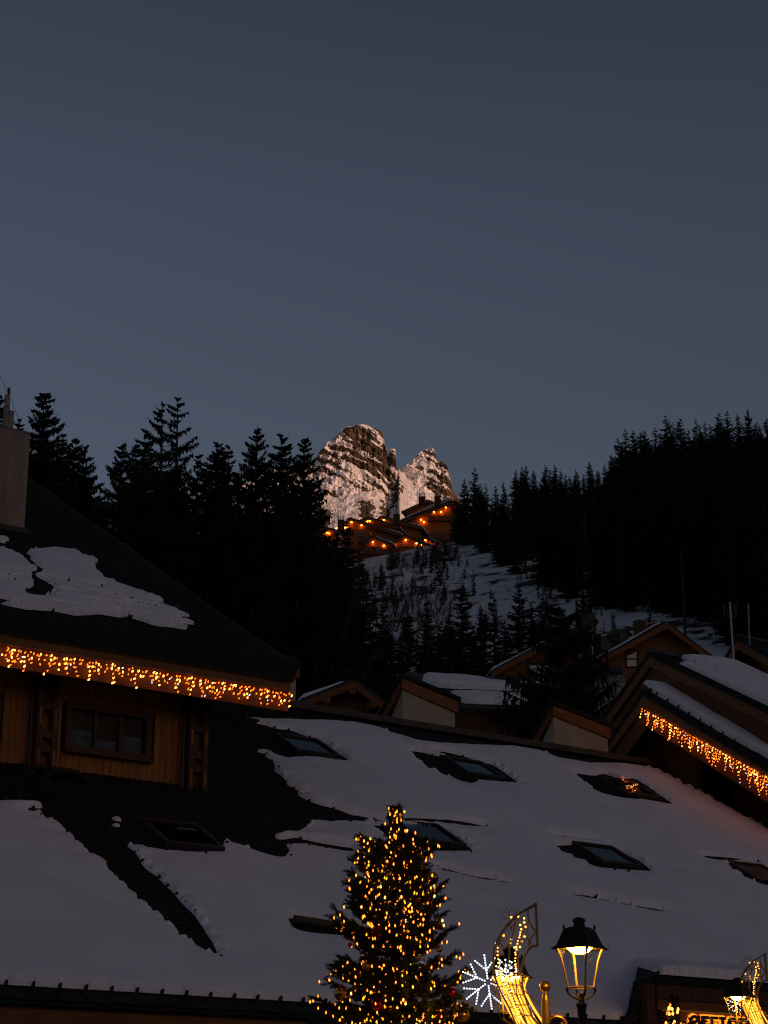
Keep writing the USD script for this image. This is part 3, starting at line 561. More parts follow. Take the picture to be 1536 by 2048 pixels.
# chimney on the chalet roof
cb = UP.uv(48, 1066); cpos = UP.P(cb[0], cb[1])
cl = loc(cpos)
ch = thing('chimney', parent=chal)
ctop = loc(hit(54, 868, cpos, N))[2]; hh = ctop - cl[2]
cm = MB().hexa([W(cl[0] - 1.5, cl[1], cl[2] - 1.0), W(cl[0], cl[1], cl[2] - 1.0), W(cl[0], cl[1] + 1.1, cl[2] - 1.0), W(cl[0] - 1.5, cl[1] + 1.1, cl[2] - 1.0)], [W(cl[0] - 1.5, cl[1], ctop), W(cl[0], cl[1], ctop), W(cl[0], cl[1] + 1.1, ctop), W(cl[0] - 1.5, cl[1] + 1.1, ctop)])
M['chimney'] = mat('chimney_plaster', (0.30, 0.225, 0.185), rough=.95, var=.22, scale=1.6, stretch=(3, 3, .5), bump=.004, bscale=10)
obj('shaft', cm.get(), M['chimney'], ch)
obj('flashing', MB().box(W(cl[0] - .72, cl[1] + .5, cl[2] + .02), [E, N, Z], (.80, .56, .085)).get(), M['wood_grey'], ch)
obj('rim', MB().box(W(cl[0] - .75, cl[1] + .55, ctop + .03), [E, N, Z], (.74, .54, .03)).get(), M['mortar'], ch)
# cell antenna on the chimney
an = thing('cell_antenna', 'slim mast with two tilted antenna panels standing on the stucco chimney', 'antenna')
ap = lambda x, y: hit(x, y, cpos + N * .5, N)
obj('mast', MB().tube([ap(14, 875), ap(18, 776)], .035, 8).get(), M['wood_grey'], an)
for (x0, y0, x1, y1) in ((23, 822, 20, 860), (15, 790, 14, 818), (12, 812, 12, 858)):
    p, q = ap(x0, y0), ap(x1, y1); ax = unit(q - p); s = unit(np.cross(ax, N))
    obj('panel', MB().box((p + q) / 2, [s, N, ax], (.055, .04, np.linalg.norm(q - p) / 2)).get(), M['stone'], an)
obj('guy_wire', MB().tube([ap(18, 790), ap(-8, 735)], .005, 4).get(), M['iron'], an)
obj('guy_wire', MB().tube([ap(22, 797), ap(36, 836), ap(52, 868)], .005, 4).get(), M['iron'], an)

# ------------------------------------------------------------------ icicle lights
M['bulb'] = emit('amber_bulb', (1.0, 0.175, 0.010), 2.7)
M['bulb_hot'] = emit('bright_amber_bulb', (1.0, 0.31, 0.05), 5.5)
M['bulb_white'] = emit('cold_bulb', (0.62, 0.75, 1.0), 1.6)
def bulb(p, axis, L=.05, r=.016):
    """a drop-shaped lamp"""
    ax = unit(axis); u = unit(np.cross(ax, [.3, .2, .9])); w = np.cross(ax, u); mb = MB()
    prof = [(0.0, -L * .5), (r * .8, -L * .32), (r, -L * .05), (r * .6, L * .3), (0.0, L * .5)]; k = 5; a = np.arange(k) * 2 * pi / k
    v = np.array([p + ax * z + R * (cos(t) * u + sin(t) * w) for R, z in prof for t in a])
    return mb.add(v, [[i * k + j, i * k + (j + 1) % k, (i + 1) * k + (j + 1) % k, (i + 1) * k + j] for i in range(4) for j in range(k)]).get()
def icicles(label, P0, P1, outn, n, seed, drop=.42, sag=.02, size=1.0, white=.06):
    t = thing('icicle_lights', label, 'string lights', 'icicle lights on the eaves')
    rng = np.random.default_rng(seed); wire = MB(); bulbs = []
    ss = np.linspace(0, 1, n + 1)
    top = [P0 + (P1 - P0) * s + Z * (-sag * abs(sin(s * 9 * pi)) + rng.uniform(-.01, .01)) for s in ss]
    wire.tube(top, .006, 4)
    for p in top:
        L = drop * (0.35 + .65 * rng.random() ** 0.8) * rng.choice([.55, .8, 1, 1.1]); k = max(1, int(L / .085 + rng.random()))
        q = p.copy(); pts = [q]; lean = rng.normal(0, .25); al_ = unit(P1 - P0)
        for i in range(k):
            q = q - Z * L / k + al_ * (lean * L / k + rng.normal(0, .018)) + outn * rng.uniform(0, .012); pts.append(q)
            if rng.random() < .93: bulbs.append((q + outn * .01 + al_ * rng.normal(0, .02), rng.random()))
        wire.tube(pts, .004, 3)
    obj('wire', wire.get(), M['cable'], t)
    rng.shuffle(bulbs); rest = MB()
    for i, (p, x) in enumerate(bulbs):
        m = 'bulb_white' if x < white else 'bulb_hot' if x > .68 else 'bulb'
        ax = unit([rng.normal(0, .5), rng.normal(0, .5), 1]) + .55 * unit(P1 - P0)
        b = bulb(p, ax, .056 * size * (1.15 if m == 'bulb_hot' else 1), .0158 * size * (1.2 if m == 'bulb_hot' else .9))
        if i < 299: obj('bulb', b, M[m], t)
        else: rest.add(*b)
    if rest.n: obj('bulb_cluster', rest.get(), M['bulb'], t, kind='stuff')
    return len(bulbs)
i1 = icicles('amber icicle lights hanging from the eave boards of the left wooden chalet', W(-.3, FB + .06, 6.69), W(ar + .0, FB + .06, 6.72), -N, 112, 11, .40)
# ------------------------------------------------------------------ gable buildings to the right, standing in line with the long roof
class VecPlane(Plane):
    def __init__(s, p0, U, V): s.p0 = np.asarray(p0, float); s.U, s.V = unit(U), unit(V - unit(U) * (V @ unit(U))); s.Wn = np.cross(s.U, s.V)
def gable_block(name, label, a0, apex, low, length, wall_in, left_drop, base_z, boards=((.16, .46), (.48, 1.08)), wall_n=None, planks=True, wm='wood', overhang_low=0.6, tiles=True, seed=1):
    """gable towards -E at a = a0, front slope towards the square; apex, low: picture points of the front verge"""
    t = thing(name, label, 'chalet')
    A, L = loc(hit(*apex, W(a0, 0, 0), E)), loc(hit(*low, W(a0, 0, 0), E))
    pit = math.degrees(math.atan2(A[2] - L[2], A[1] - L[1])); vl = math.hypot(A[2] - L[2], A[1] - L[1])
    pl = Plane(W(*L), pit); vlo = -overhang_low
    obj('roof', slab(pl, [(0, vlo), (length, vlo), (length, vl), (0, vl)], .12).get(), M['tile_deck'], t)
    lp = tan(rad(left_drop)); nb = 4.2
    rp = Plane(W(*A), -left_drop)
    obj('rear_roof', slab(rp, [(0, 0), (length, 0), (length, nb), (0, nb)], .12).get(), M['tile_deck'], t)
    obj('ridge_cap', MB().box(W(a0 + length / 2, A[1], A[2] + .02), [E, N, Z], (length / 2, .13, .05)).get(), M['slate'], t)
    low_end = pl.P(0, vlo); Lw = loc(low_end)
    end = np.array([a0, A[1] + nb * cos(rad(left_drop)), A[2] - nb * sin(rad(left_drop))])
    for k, (d0, d1) in enumerate(boards):
        x0 = a0 + .02 + .09 * k
        for P1 in (Lw, end):
            q = lambda x, d: [W(x, A[1], A[2] - d), W(x, P1[1], P1[2] - d), W(x, P1[1], P1[2] - d - (d1 - d0)), W(x, A[1], A[2] - d - (d1 - d0))]
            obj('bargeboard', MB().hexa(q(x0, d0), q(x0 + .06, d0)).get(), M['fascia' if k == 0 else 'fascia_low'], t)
    if tiles:
        items = []
        rng = np.random.default_rng(seed); row = MB()
        for r in range(int((vl - vlo) / .24)):
            for c in range(2): row.add(*tile_mesh(pl, c * .4 - .03, vlo + r * .24, .4, .24, rng.uniform(0, .012), rng))
        obj('verge_tiles', row.get(), M['tile'], t, kind='stuff')
    bd = boards[-1][1]
    n0, n1 = wall_n if wall_n else (Lw[1] + .8, end[1] - .3)
    zt = lambda n: (A[2] - (A[1] - n) * tan(rad(pit)) if n < A[1] else A[2] - (n - A[1]) * lp) - .20
    aw = a0 + wall_in
    obj('wall', MB().prism([W(aw + .05, n0, base_z), W(aw + .05, n0, zt(n0)), W(aw + .05, A[1], zt(A[1])), W(aw + .05, n1, zt(n1)), W(aw + .05, n1, base_z)], E * (length - wall_in - .4)).get(), M['wood_dark'], t)
    if planks:
        rng = np.random.default_rng(seed + 9); n = n0
        while n < n1 - .02:
            w_ = .15; zz = min(zt(n), zt(n + w_)) - .02; th = rng.uniform(.018, .032)
            obj('plank', MB().box(W(aw + .05 - th / 2 - .002, n + w_ / 2, (base_z + zz) / 2), [E, N, Z], (th / 2, w_ / 2 - .006, (zz - base_z) / 2)).get(), M[wm], t); n += w_
    return t, pl, A, Lw, vl
r1, P1, A1, L1, v1 = gable_block('gable_chalet', 'brown wooden gable building at right whose snowy upper roof rises behind the lit verge', 24.6, (1297, 1303), (1536, 1418), 14, 1.3, 37, 5.5, seed=3, boards=((.13, .45), (.47, 1.12)))
r2, P2, A2, L2, v2 = gable_block('gable_chalet', 'lower brown gable wing at right with amber lights along its snowy verge', 23.5, (1285, 1381), (1536, 1534), 13, 1.15, 37, 5.0, seed=5, boards=((.13, .42), (.44, 1.02)), wall_n=(13.25, 16.2), overhang_low=3.0)
sp1 = Polygon([P1.uv(*q) for q in px(1361, 1317, 1380, 1316, 1410, 1319, 1446, 1323, 1475, 1331, 1503, 1344, 1536, 1359, 1640, 1395, 1640, 1465, 1536, 1413, 1484, 1388, 1450, 1371, 1427, 1357, 1400, 1345, 1385, 1337, 1372, 1328)])
ua_, ub_ = P1.uv(1580, 1374), P1.uv(1580, 1436); sp1 = sp1.buffer(0).union(shapely.box(min(ua_[0], ub_[0]), ub_[1], 14 - .4, ua_[1]))
obj('roof_snow', snow_mesh(P1, roughen(sp1, .08, .07, rng, .4), .16, .14, .2, 8, edge_step=.08), M['snow'], smooth=40, label='snow field dotted with tile hooks on the upper right gable roof', cat='snow', kind='stuff')
rng = np.random.default_rng(6)
for k in range(14):
    for r in range(4):
        u, v = .75 + k * .4 + r * .1, v1 - .7 - r * .34
        if sp1.contains(Point(u, v)): obj('snow_hook', hook(P1, u, v, .20), M['iron'], r1)
v = v1 - .5
while v > 0: obj('snow_hook', hook(P1, .32, v, .12), M['iron'], r1); v -= .48
sp2 = Polygon([P2.uv(*q) for q in px(1290, 1379, 1320, 1381, 1360, 1386, 1400, 1392, 1460, 1403, 1536, 1414, 1640, 1440, 1640, 1590, 1536, 1519, 1500, 1501, 1450, 1473, 1400, 1444, 1360, 1420, 1330, 1402, 1305, 1388)])
ua_, ub_ = P2.uv(1580, 1425), P2.uv(1580, 1548); sp2 = sp2.buffer(0).union(shapely.box(min(ua_[0], ub_[0]), ub_[1], 13 - .4, ua_[1]))
obj('roof_snow', snow_mesh(P2, roughen(sp2, .1, .05, rng, .5), .20, .18, .22, 9, edge_step=.08), M['snow'], smooth=40, label='smooth snow slab on the lower right wing above the amber lights', cat='snow', kind='stuff')
v = v2 - .3
while v > -2.8: obj('snow_hook', hook(P2, .25, v, .13), M['iron'], r2); v -= .48
q0, q1 = hit(1287, 1413, W(23.5, 0, 0), E), hit(1640, 1606, W(23.5, 0, 0), E)
i2 = icicles('amber icicle lights along the sloping verge of the lower right wing', q0, q1, -E, 104, 23, .58, size=.98)
obj('corner_board', MB().box(W(24.62, 13.20, 7.6), [E, N, Z], (.04, .09, .95)).get(), M['wood_dark'], r2)
r3, P3, A3, L3, v3 = gable_block('gable_chalet', 'wooden gable house at the far right edge under two roof antennas', 38, (1473, 1272), (1560, 1323), 14, 1.0, 45, 8.0, seed=7, boards=((.12, .5),))

def house(name, label, Y, apex, left, right, depth=10.0, dirv=(0.1, 1, 0), inset=1.0, floor=None, board=.34, snow='l', wm='wood_red', roof_t=.14, bm='fascia', planks=False, cat='chalet', seed=0, purlins=True, snow_t=.22, pw=.2, lowz=None):
    """a chalet whose gable faces the square: apex, left and right eave are picture points of its front verge at distance Y"""
    t = thing(name, label, cat); d = unit(dirv); a, l, r = at(*apex, Y), at(*left, Y), at(*right, Y)
    if floor is None: floor = min(float(ground(a[0], Y)), l[2] - 2, r[2] - 2) - 1.5
    for e, nm in ((l, 'roof'), (r, 'roof')):
        n = unit(np.cross(d, e - a)); n = n if n[2] > 0 else -n
        ext = unit(e - a) * .0
        obj(nm, MB().hexa([a, e + ext, e + ext + d * depth, a + d * depth], [x + n * roof_t for x in (a, e + ext, e + ext + d * depth, a + d * depth)]).get(), M['slate'], t)
        q = [a, e, e - Z * board, a - Z * board]
        obj('bargeboard', MB().hexa([x - d * .02 - Z * .01 for x in q], [x + d * .05 - Z * .01 for x in q]).get(), M[bm], t)
    wl_, wr_ = l + (a - l) * .14, r + (a - r) * .14
    w5 = [np.array([wl_[0], wl_[1], floor]), wl_ - Z * .12, a - Z * .12, wr_ - Z * .12, np.array([wr_[0], wr_[1], floor])]
    w5 = [x + d * inset for x in w5]
    obj('wall', MB().prism(w5, d * (depth - inset - .3)).get(), M['wood_dark' if planks else wm], t)
    if planks:
        rng = np.random.default_rng(seed); x = wl_[0]
        while x < wr_[0] - pw * .5:
            xm_ = x + pw / 2; zt = np.interp(xm_, [wl_[0], a[0], wr_[0]], [wl_[2], a[2], wr_[2]]) - .25; th = rng.uniform(.02, .05); y0 = w5[0][1]
            yq = np.interp(xm_, [w5[0][0], w5[4][0]], [w5[0][1], w5[4][1]])
            obj('plank', MB().box((xm_, yq - th, (floor + zt) / 2), np.eye(3), (pw / 2 - .012, th, (zt - floor) / 2)).get(), M[wm], t); x += pw
    if purlins:
        for s, e in ((.02, l), (.5, l), (.5, r)):
            p = a + (e - a) * s - Z * (.36); obj('purlin', MB().box(p + d * .55, [unit(np.cross(d, Z)), d, Z], (.13, .55, .13)).get(), M[bm], t)
    s_objs = []
    for c in snow:
        e = l if c == 'l' else r
        V_ = a - e; pl = VecPlane(e, d if c == 'r' else -d, V_)
        Lg = np.linalg.norm(V_); sgn = 1 if c == 'r' else -1
        if (pl.Wn[2] < 0): pl.Wn = -pl.Wn
        pg = Polygon([(sgn * .05, .1), (sgn * (depth - .2), .1), (sgn * (depth - .2), Lg - .15), (sgn * .05, Lg * .93), (sgn * .12, Lg * .5)])
        s_objs.append((snow_mesh(pl, roughen(pg.buffer(0), .4, .12, np.random.default_rng(seed), .9), snow_t, .25, .6, seed, lift=roof_t, edge_step=.25)))
    return t, a, l, r, w5, s_objs
def roof_snow(ms, label):
    for m in ms: obj('roof_snow', m, M['snow'], smooth=40, label=label, cat='snow', kind='stuff')
def window(t, c, w, h, axes, m='blind', name='window', fr='wood_dark', mull=1):
    o = thing(name, parent=t); f = MB(); X, D_, Zz = axes
    for cx_, cz_, hx, hz in ((-w / 2, 0, .05, h / 2 + .05), (w / 2, 0, .05, h / 2 + .05), (0, -h / 2, w / 2, .05), (0, h / 2, w / 2, .05)) + ((0, 0, w / 2, .03),) * mull: f.box(c + X * cx_ + Zz * cz_, axes, (hx, .06, hz))
    obj('frame', f.get(), M[fr], o); obj('pane', MB().box(c + D_ * .02, axes, (w / 2 - .05, .01, h / 2 - .05)).get(), M[m], o)
    return o
XY = (np.array([1., 0, 0]), np.array([0, 1., 0]), Z)
hA = house('gable_chalet', 'small plank-walled gable just behind the long roof, left of the stucco end blocks', 78, (708, 1363), (603, 1404), (787, 1420), depth=7, dirv=(-.25, 1, 0), snow='l', planks=True, wm='wood', inset=1.1, pw=.16, board=.28, seed=2)
roof_snow(hA[5], 'thin snow strip on the left slope of the small plank-walled gable')
hG = house('gable_chalet', 'wide gable behind the dark spruce, its snow-edged verge rising from the second end block', 88, (1133, 1344), (918, 1458), (1238, 1404), depth=9, dirv=(-.1, 1, 0), snow='l', planks=True, wm='wood', board=.5, pw=.18, seed=3)
roof_snow(hG[5], 'long snow edge on the wide gable left of the dark spruce')
hC = house('gable_chalet', 'gable chalet with a lit square window, half hidden by the dark spruce', 150, (1106, 1277), (983, 1344), (1205, 1330), depth=11, dirv=(-.12, 1, 0), snow='l', wm='wood_red', board=.45, seed=4)
roof_snow(hC[5], 'snow edge on the verge of the half-hidden gable chalet behind the spruce')
hE = house('gable_chalet', 'tall gable chalet with a pale trapezoid window at the forest edge', 150, (1333, 1246), (1192, 1322), (1440, 1326), depth=12, dirv=(.12, 1, 0), snow='l', wm='wood_red', board=.42, seed=5)
roof_snow(hE[5], 'thin snow edge on the left verge of the tall gable chalet with the pale window')
# pale trapezoid window of that chalet
t, a, l, r, w5, _ = hE
yw = 150 + .99 - .06
def tp(x, y, yy=yw): return at(x, y, yy)
w = thing('window', parent=t)
obj('pane', MB().hexa([tp(1254, 1311), tp(1274.5, 1301), tp(1274.5, 1333), tp(1254, 1333)][::-1], [tp(*q, yw + .05) for q in ((1254, 1311), (1274.5, 1301), (1274.5, 1333), (1254, 1333))][::-1]).get(), M['blind'], w)
fr = MB()
for p, q in (((1253, 1311), (1253, 1334)), ((1275.5, 1300), (1275.5, 1334)), ((1253, 1311), (1276, 1300)), ((1253, 1334), (1276, 1334)), ((1253, 1317.5), (1276, 1318))): fr.tube([tp(*p, yw - .05), tp(*q, yw - .05)], .06, 4)
obj('frame', fr.get(), M['wood_dark'], w)
# window of the half-hidden chalet
t, a, l, r, w5, _ = hC; yc = 150 + .86
c = at(1078, 1338, yc); window(t, c, 1.6, 1.0, XY, 'blind'); c = at(1085, 1325.5, yc); window(t, c, 1.9, .35, XY, 'curtain', mull=0)
# slate-roofed building behind
rS, PS, AS, LS, vS = gable_block('slate_building', 'long dark slate roof with small dormers and a satellite dish behind the gables', 118, (1083, 1249), (1128, 1278), 62, 1.2, 52, 20, boards=((.2, .8),), planks=False, tiles=False, overhang_low=9)
for q, w_, h_ in (((1211, 1298), 1.5, 1.6), ((1247, 1284), 1.4, 1.6)):
    u, v = PS.uv(*q); p = PS.P(u, v); d = thing('dormer', parent=rS)
    obj('cheeks', MB().box(p + Z * h_ * .3 + N * .8, [E, N, Z], (w_ / 2, 1.0, h_ * .5)).get(), M['wood_grey'], d)
    obj('roof', MB().hexa([p + E * s * (w_ / 2 + .25) + N * b + Z * z for s, b, z in ((-1, -.5, .75), (0, -.5, 1.35), (0, 2.2, 1.35), (-1, 2.2, .75))], [p + E * s * (w_ / 2 + .25) + N * b + Z * (z + .12) for s, b, z in ((-1, -.5, .75), (0, -.5, 1.35), (0, 2.2, 1.35), (-1, 2.2, .75))]).hexa([p + E * s * (w_ / 2 + .25) + N * b + Z * z for s, b, z in ((0, -.5, 1.35), (1, -.5, .75), (1, 2.2, .75), (0, 2.2, 1.35))], [p + E * s * (w_ / 2 + .25) + N * b + Z * (z + .12) for s, b, z in ((0, -.5, 1.35), (1, -.5, .75), (1, 2.2, .75), (0, 2.2, 1.35))]).get(), M['slate'], d)
for q, hh_ in (((1179, 1262), 2.6), ((1280, 1268), 2.2)):
    u, v = PS.uv(*q); p = PS.P(u, v)
    obj('chimney', MB().box(p + Z * hh_ * .2, [E, N, Z], (.55, .5, hh_ * .5)).get(), M['wood_dark'], rS)
p0 = hit(1184, 1296, PS.P(0, 0) - N * 1.0, PS.Wn); dz = thing('satellite_dish', 'round satellite dish on a pale pole above the dark slate roof', 'dish')
ptop = hit(1184, 1250, p0, N)
obj('pole', MB().tube([p0 - Z, ptop], .09, 8).get(), M['steel'], dz)
dish = MB().lathe([(0, 0), (.25, .03), (.48, .10), (.60, .18)], k=20).get(); R_ = np.stack([unit(np.cross(Z, [-.4, -.8, .45])), unit(np.cross([-.4, -.8, .45], np.cross(Z, [-.4, -.8, .45]))), unit([-.4, -.8, .45])], 1)
obj('bowl', xf(dish, R_, ptop + np.array([.2, 0, .1])), M['iron'], dz)
# stone chimney wall with a slab roof
st = thing('stone_chimney', 'broad rubble-stone chimney with a slab cap in front of the tall gable chalet', 'chimney')
c0, c1 = at(1196, 1400, 84), at(1252, 1400, 84); ztop = at(1220, 1347, 84)[2]
obj('core', MB().box(((c0[0] + c1[0]) / 2, 84.6, (ztop + c0[2]) / 2 - 1), XY, ((c1[0] - c0[0]) / 2 - .02, .55, (ztop - c0[2]) / 2 + 1)).get(), M['mortar'], st)
rng = np.random.default_rng(12); z = c0[2] - .6
while z < ztop - .05:
    h_ = min(rng.uniform(.13, .24), ztop - z); x = c0[0] - rng.uniform(0, .1)
    while x < c1[0]:
        w_ = rng.uniform(.15, .36); x1 = min(x + w_, c1[0] + .03)
        if x1 - x > .06:
            j = rng.uniform(-.015, .015, (4, 2)); t_ = rng.uniform(.03, .07); g = .012
            q = np.array([(x + g, z + g), (x1 - g, z + g), (x1 - g, z + h_ - g), (x + g, z + h_ - g)]) + j
            f = [(a_, 84.06, b_) for a_, b_ in q]; m_ = q.mean(0); b2 = m_ + (q - m_) * .86
            obj('stone', MB().hexa([(a_, 84.06 - t_, b_) for a_, b_ in b2], f).get(), M['stone'], st)
        x = x1
    z += h_
obj('cap', MB().hexa([at(1190, 1342, 83.6), at(1247, 1345, 83.6), at(1247, 1345, 85.6), at(1190, 1342, 85.6)], [at(1194, 1331, 83.7), at(1244, 1335, 83.7), at(1244, 1335, 85.6), at(1194, 1331, 85.6)]).get(), M['slate'], st)
obj('ledge', MB().box(((c0[0] + c1[0]) / 2, 84.5, ztop + .02), XY, ((c1[0] - c0[0]) / 2 + .05, .6, .03)).get(), M['stone'], st)
for k in range(4): obj('pier', MB().box((c0[0] + .12 + k * .34, 84.2, ztop + .09), XY, (.035, .1, .07)).get(), M['stone'], st)
# low roof with two thick snow slabs and a small skylight
UB = unit([1, .2, 0]); HB = np.array([-UB[1], UB[0], 0])
lb = thing('low_chalet', 'low dark-roofed house with two thick snow slabs behind the first end block', 'chalet')
PB = Plane(at(850, 1372, 72), 24, UB, HB); PB2 = Plane(at(900, 1409, 68), 24, UB, HB)
lu = PB.uv(828, 1347); ru = PB.uv(1080, 1358)
obj('roof', slab(PB, [(lu[0] - .3, -.5), (ru[0], -.5), (ru[0], lu[1] + .2), (lu[0] - .3, lu[1] + .2)], .15).get(), M['slate'], lb)
obj('lower_roof', slab(PB2, [(-1.0, -.4), (4.6, -.4), (4.6, 1.9), (-1.0, 1.9)], .15).get(), M['slate'], lb)
wB = loc(PB.P(0, 0)); cbx = PB.P(2, .8)
obj('wall', MB().box(PB.P(2, .9) - Z * 3.4 + HB * 3.6, [UB, HB, Z], (3.0, 3.2, 3.0)).get(), M['wood_dark'], lb)
sB = Polygon([PB.uv(*q) for q in px(844, 1362, 848, 1357, 880, 1358, 930, 1361, 960, 1364, 985, 1371, 1015, 1373, 1080, 1374, 1080, 1383, 1000, 1383, 940, 1380, 900, 1379, 870, 1376, 852, 1370)])
obj('roof_snow', snow_mesh(PB, sB, .26, .12, .2, 3, edge_step=.1), M['snow'], smooth=40, label='upper of two thick snow slabs on the low roof beside the first end block', cat='snow', kind='stuff')
sB2 = Polygon([PB2.uv(*q) for q in px(900, 1390, 930, 1390, 980, 1393, 1040, 1396, 1060, 1412, 1000, 1411, 950, 1410, 925, 1408)]).difference(Polygon([PB2.uv(*q) for q in px(933, 1394, 962, 1395, 968, 1400, 945, 1400)]))
obj('roof_snow', snow_mesh(PB2, sB2, .20, .1, .2, 5, edge_step=.1), M['snow'], smooth=40, label='lower snow slab with a skylight hole on the low roof beside the first end block', cat='snow', kind='stuff')
c = PB2.uv(948, 1400); skylight(PB2, (c[0] - .2, c[1]), .5, .45, lb)
c = PB.uv(1000, 1368); skylight(PB, (c[0], c[1]), .8, .55, lb)
# television aerials on the right
tv = thing('television_aerial', 'comb-shaped television aerial on a tilted mast at the right edge', 'antenna')
yt = 66.0; m0, m1 = at(1468, 1330, yt), at(1459.5, 1204, yt)
obj('mast', MB().tube([m0, m1], .035, 8).get(), M['steel'], tv)
el = MB()
for k in range(9):
    y = 1208 + k * 3.3; p = at(1460 + k * .2, y, yt); hw = .21 - .006 * k
    el.tube([p - np.array([hw, .05, -.0]), p + np.array([hw, .05, .0])], .006, 4)
el.tube([at(1447, 1206, yt), at(1449, 1236, yt)], .006, 4).tube([at(1472, 1206, yt), at(1472, 1236, yt)], .006, 4)
obj('elements', el.get(), M['steel'], tv)
pm = thing('roof_mast', 'plain thin white mast right of the television aerial', 'mast')
obj('pole', MB().tube([at(1499, 1290, yt), at(1496.5, 1208, yt)], .03, 8).get(), M['stone'], pm)

# ------------------------------------------------------------------ lamplit chalets on the hill
M['lamp_far'] = emit('chalet_lamp', (1.0, 0.22, 0.016), 42.0)
M['window_lit'] = emit('lit_window', (1.0, 0.55, 0.2), 0.5)
hp = lambda x, y: (640 + x / 5.486, 980 + y / 5.486)
def lamp(t, x, y, Y, r=.205, m='lamp_far'):
    mb = MB().lathe([(0, -r * .7), (r * .8, -r * .5), (r, 0), (r * .5, r * .6), (0, r * .8)], at(*hp(x, y), Y), 8); obj('eave_lamp', mb.get(), M[m], t)
def hill(label, Y, ap_, l_, r_, lamps, snow='r', depth=12, wins=True, dirv=(.25, 1, 0), inset=1.6, floor=None, slant=0):
    t, a, l, r, w5, sn = house('hill_chalet', label, Y, hp(*ap_), hp(*l_), hp(*r_), depth=depth, dirv=dirv, inset=inset, snow=snow, board=.55, wm='wood', bm='fascia', roof_t=.3, snow_t=.4, purlins=False, floor=floor, seed=int(ap_[0]))
    for x, y in lamps: lamp(t, x, y, Y + inset - .55)
    if wins:
        W_ = r[0] - l[0]; cx_ = a[0]
        for k, dx in enumerate((-.17, .02, .2)):
            c = np.array([cx_ + dx * W_, w5[2][1] - .08 + .0, min(l[2], r[2]) - .2 + (a[2] - min(l[2], r[2])) * .22])
            window(t, c, W_ * .13, 1.7, XY, 'curtain' if k != 1 else 'room')
    roof_snow(sn, 'snow line on the roof of the ' + label.split(' lamplit ')[0] + ' lamplit hill chalet') if sn else None
    return t, a, l, r, w5
def balcony(t, Y, x0, x1, y, h=1.3, seed=0):
    b = thing('balcony', parent=t); p, q = at(*hp(x0, y), Y), at(*hp(x1, y), Y); ax = unit(q - p); L = np.linalg.norm(q - p); d = unit(np.cross(Z, ax))
    obj('rail', MB().box((p + q) / 2 + Z * .05, [ax, d, Z], (L / 2, .07, .09)).get(), M['fascia'], b)
    obj('floor', MB().box((p + q) / 2 - Z * h + d * .7, [ax, d, Z], (L / 2, .8, .12)).get(), M['wood_dark'], b)
    sl = MB(); n = int(L / .3)
    for k in range(n): sl.box(p + ax * (k + .5) * L / n - Z * h * .5, [ax, d, Z], (L / n * .44, .03, h * .48))
    obj('boards', sl.get(), M['wood_red'], b)
h1 = hill('front left lamplit gable above the snow bank', 455, (575, 508), (395, 668), (795, 596), [(580, 572), (430, 648), (700, 610)], snow='r')
balcony(h1[0], 454, 470, 800, 650)
h2 = hill('front middle lamplit gable with the widest snowy roof', 458, (930, 492), (755, 596), (1330, 668), [(940, 548), (815, 604), (1110, 604), (1060, 585)], snow='r')
balcony(h2[0], 457, 800, 1185, 640)
h3 = hill('front right lamplit gable against the trees', 470, (1145, 515), (1010, 590), (1430, 648), [(1158, 548), (1290, 592), (1230, 572)], snow='r', wins=False)
h4 = hill('second row left lamplit gable behind a dark spruce', 480, (320, 308), (250, 395), (885, 484), [(345, 352), (455, 388), (275, 412), (290, 405)], snow='r')
balcony(h4[0], 479, 420, 720, 520)
h5 = hill('second row middle lamplit gable with a bright snow stripe', 490, (520, 298), (425, 345), (860, 400), [(545, 338), (520, 345)], snow='r', wins=False)
h6 = hill('second row tall lamplit gable with the reddest lamp', 494, (672, 288), (610, 345), (1120, 412), [(700, 326), (676, 360)], snow='r', wins=False)
h0 = hill('leftmost lamplit house beside the flag', 486, (60, 412), (20, 450), (300, 474), [(180, 420), (100, 476), (80, 470)], snow='r', wins=False)
h7 = hill('highest lamplit house with the long rising roof', 505, (1475, 125), (880, 345), (1530, 180), [(1400, 136), (1380, 192), (1145, 224), (1190, 207), (1285, 178), (1250, 240), (1110, 325), (1140, 350), (1330, 240)], snow='l', wins=False, inset=2.2, floor=at(*hp(1100, 600), 505)[2])
balcony(h7[0], 504, 1190, 1440, 285); balcony(h7[0], 503, 950, 1440, 470, 2.0)
h8 = hill('topmost dark-roofed lamplit house below the peaks', 520, (1185, 112), (892, 245), (1262, 150), [], snow='', wins=False)
for t, x, y, Y in ((h7[0], 1120, 105, 500), (h7[0], 1290, 100, 500), (h4[0], 232, 362, 478), (h6[0], 840, 300, 490)):
    c = at(*hp(x, y), Y); obj('chimney', MB().box(c - Z * .8, XY, (.9, .8, 1.5)).get(), M['wood_dark'], t)
    for k in range(4): obj('chimney_slat', MB().box(c + np.array([-.7 + k * .46, -.7, 1.2]), XY, (.12, .1, .55)).get(), M['steel'], t)
for t, x, y, Y, m in ((h2[0], 1000, 680, 456, 'lamp_far'), (h3[0], 1440, 614, 468, 'lamp_far'), (h1[0], 515, 802, 452, 'lamp_far'), (h1[0], 612, 800, 452, 'window_lit'), (h4[0], 556, 476, 478, 'window_lit')): lamp(t, x, y, Y, .12, m)
fl = thing('flag', 'red and white flag hanging from a pole left of the lamplit chalets', 'flag')
f0 = at(*hp(172, 462), 470); obj('pole', MB().tube([f0 + Z * .6, f0 - Z * 14], .09, 6).get(), M['steel'], fl)
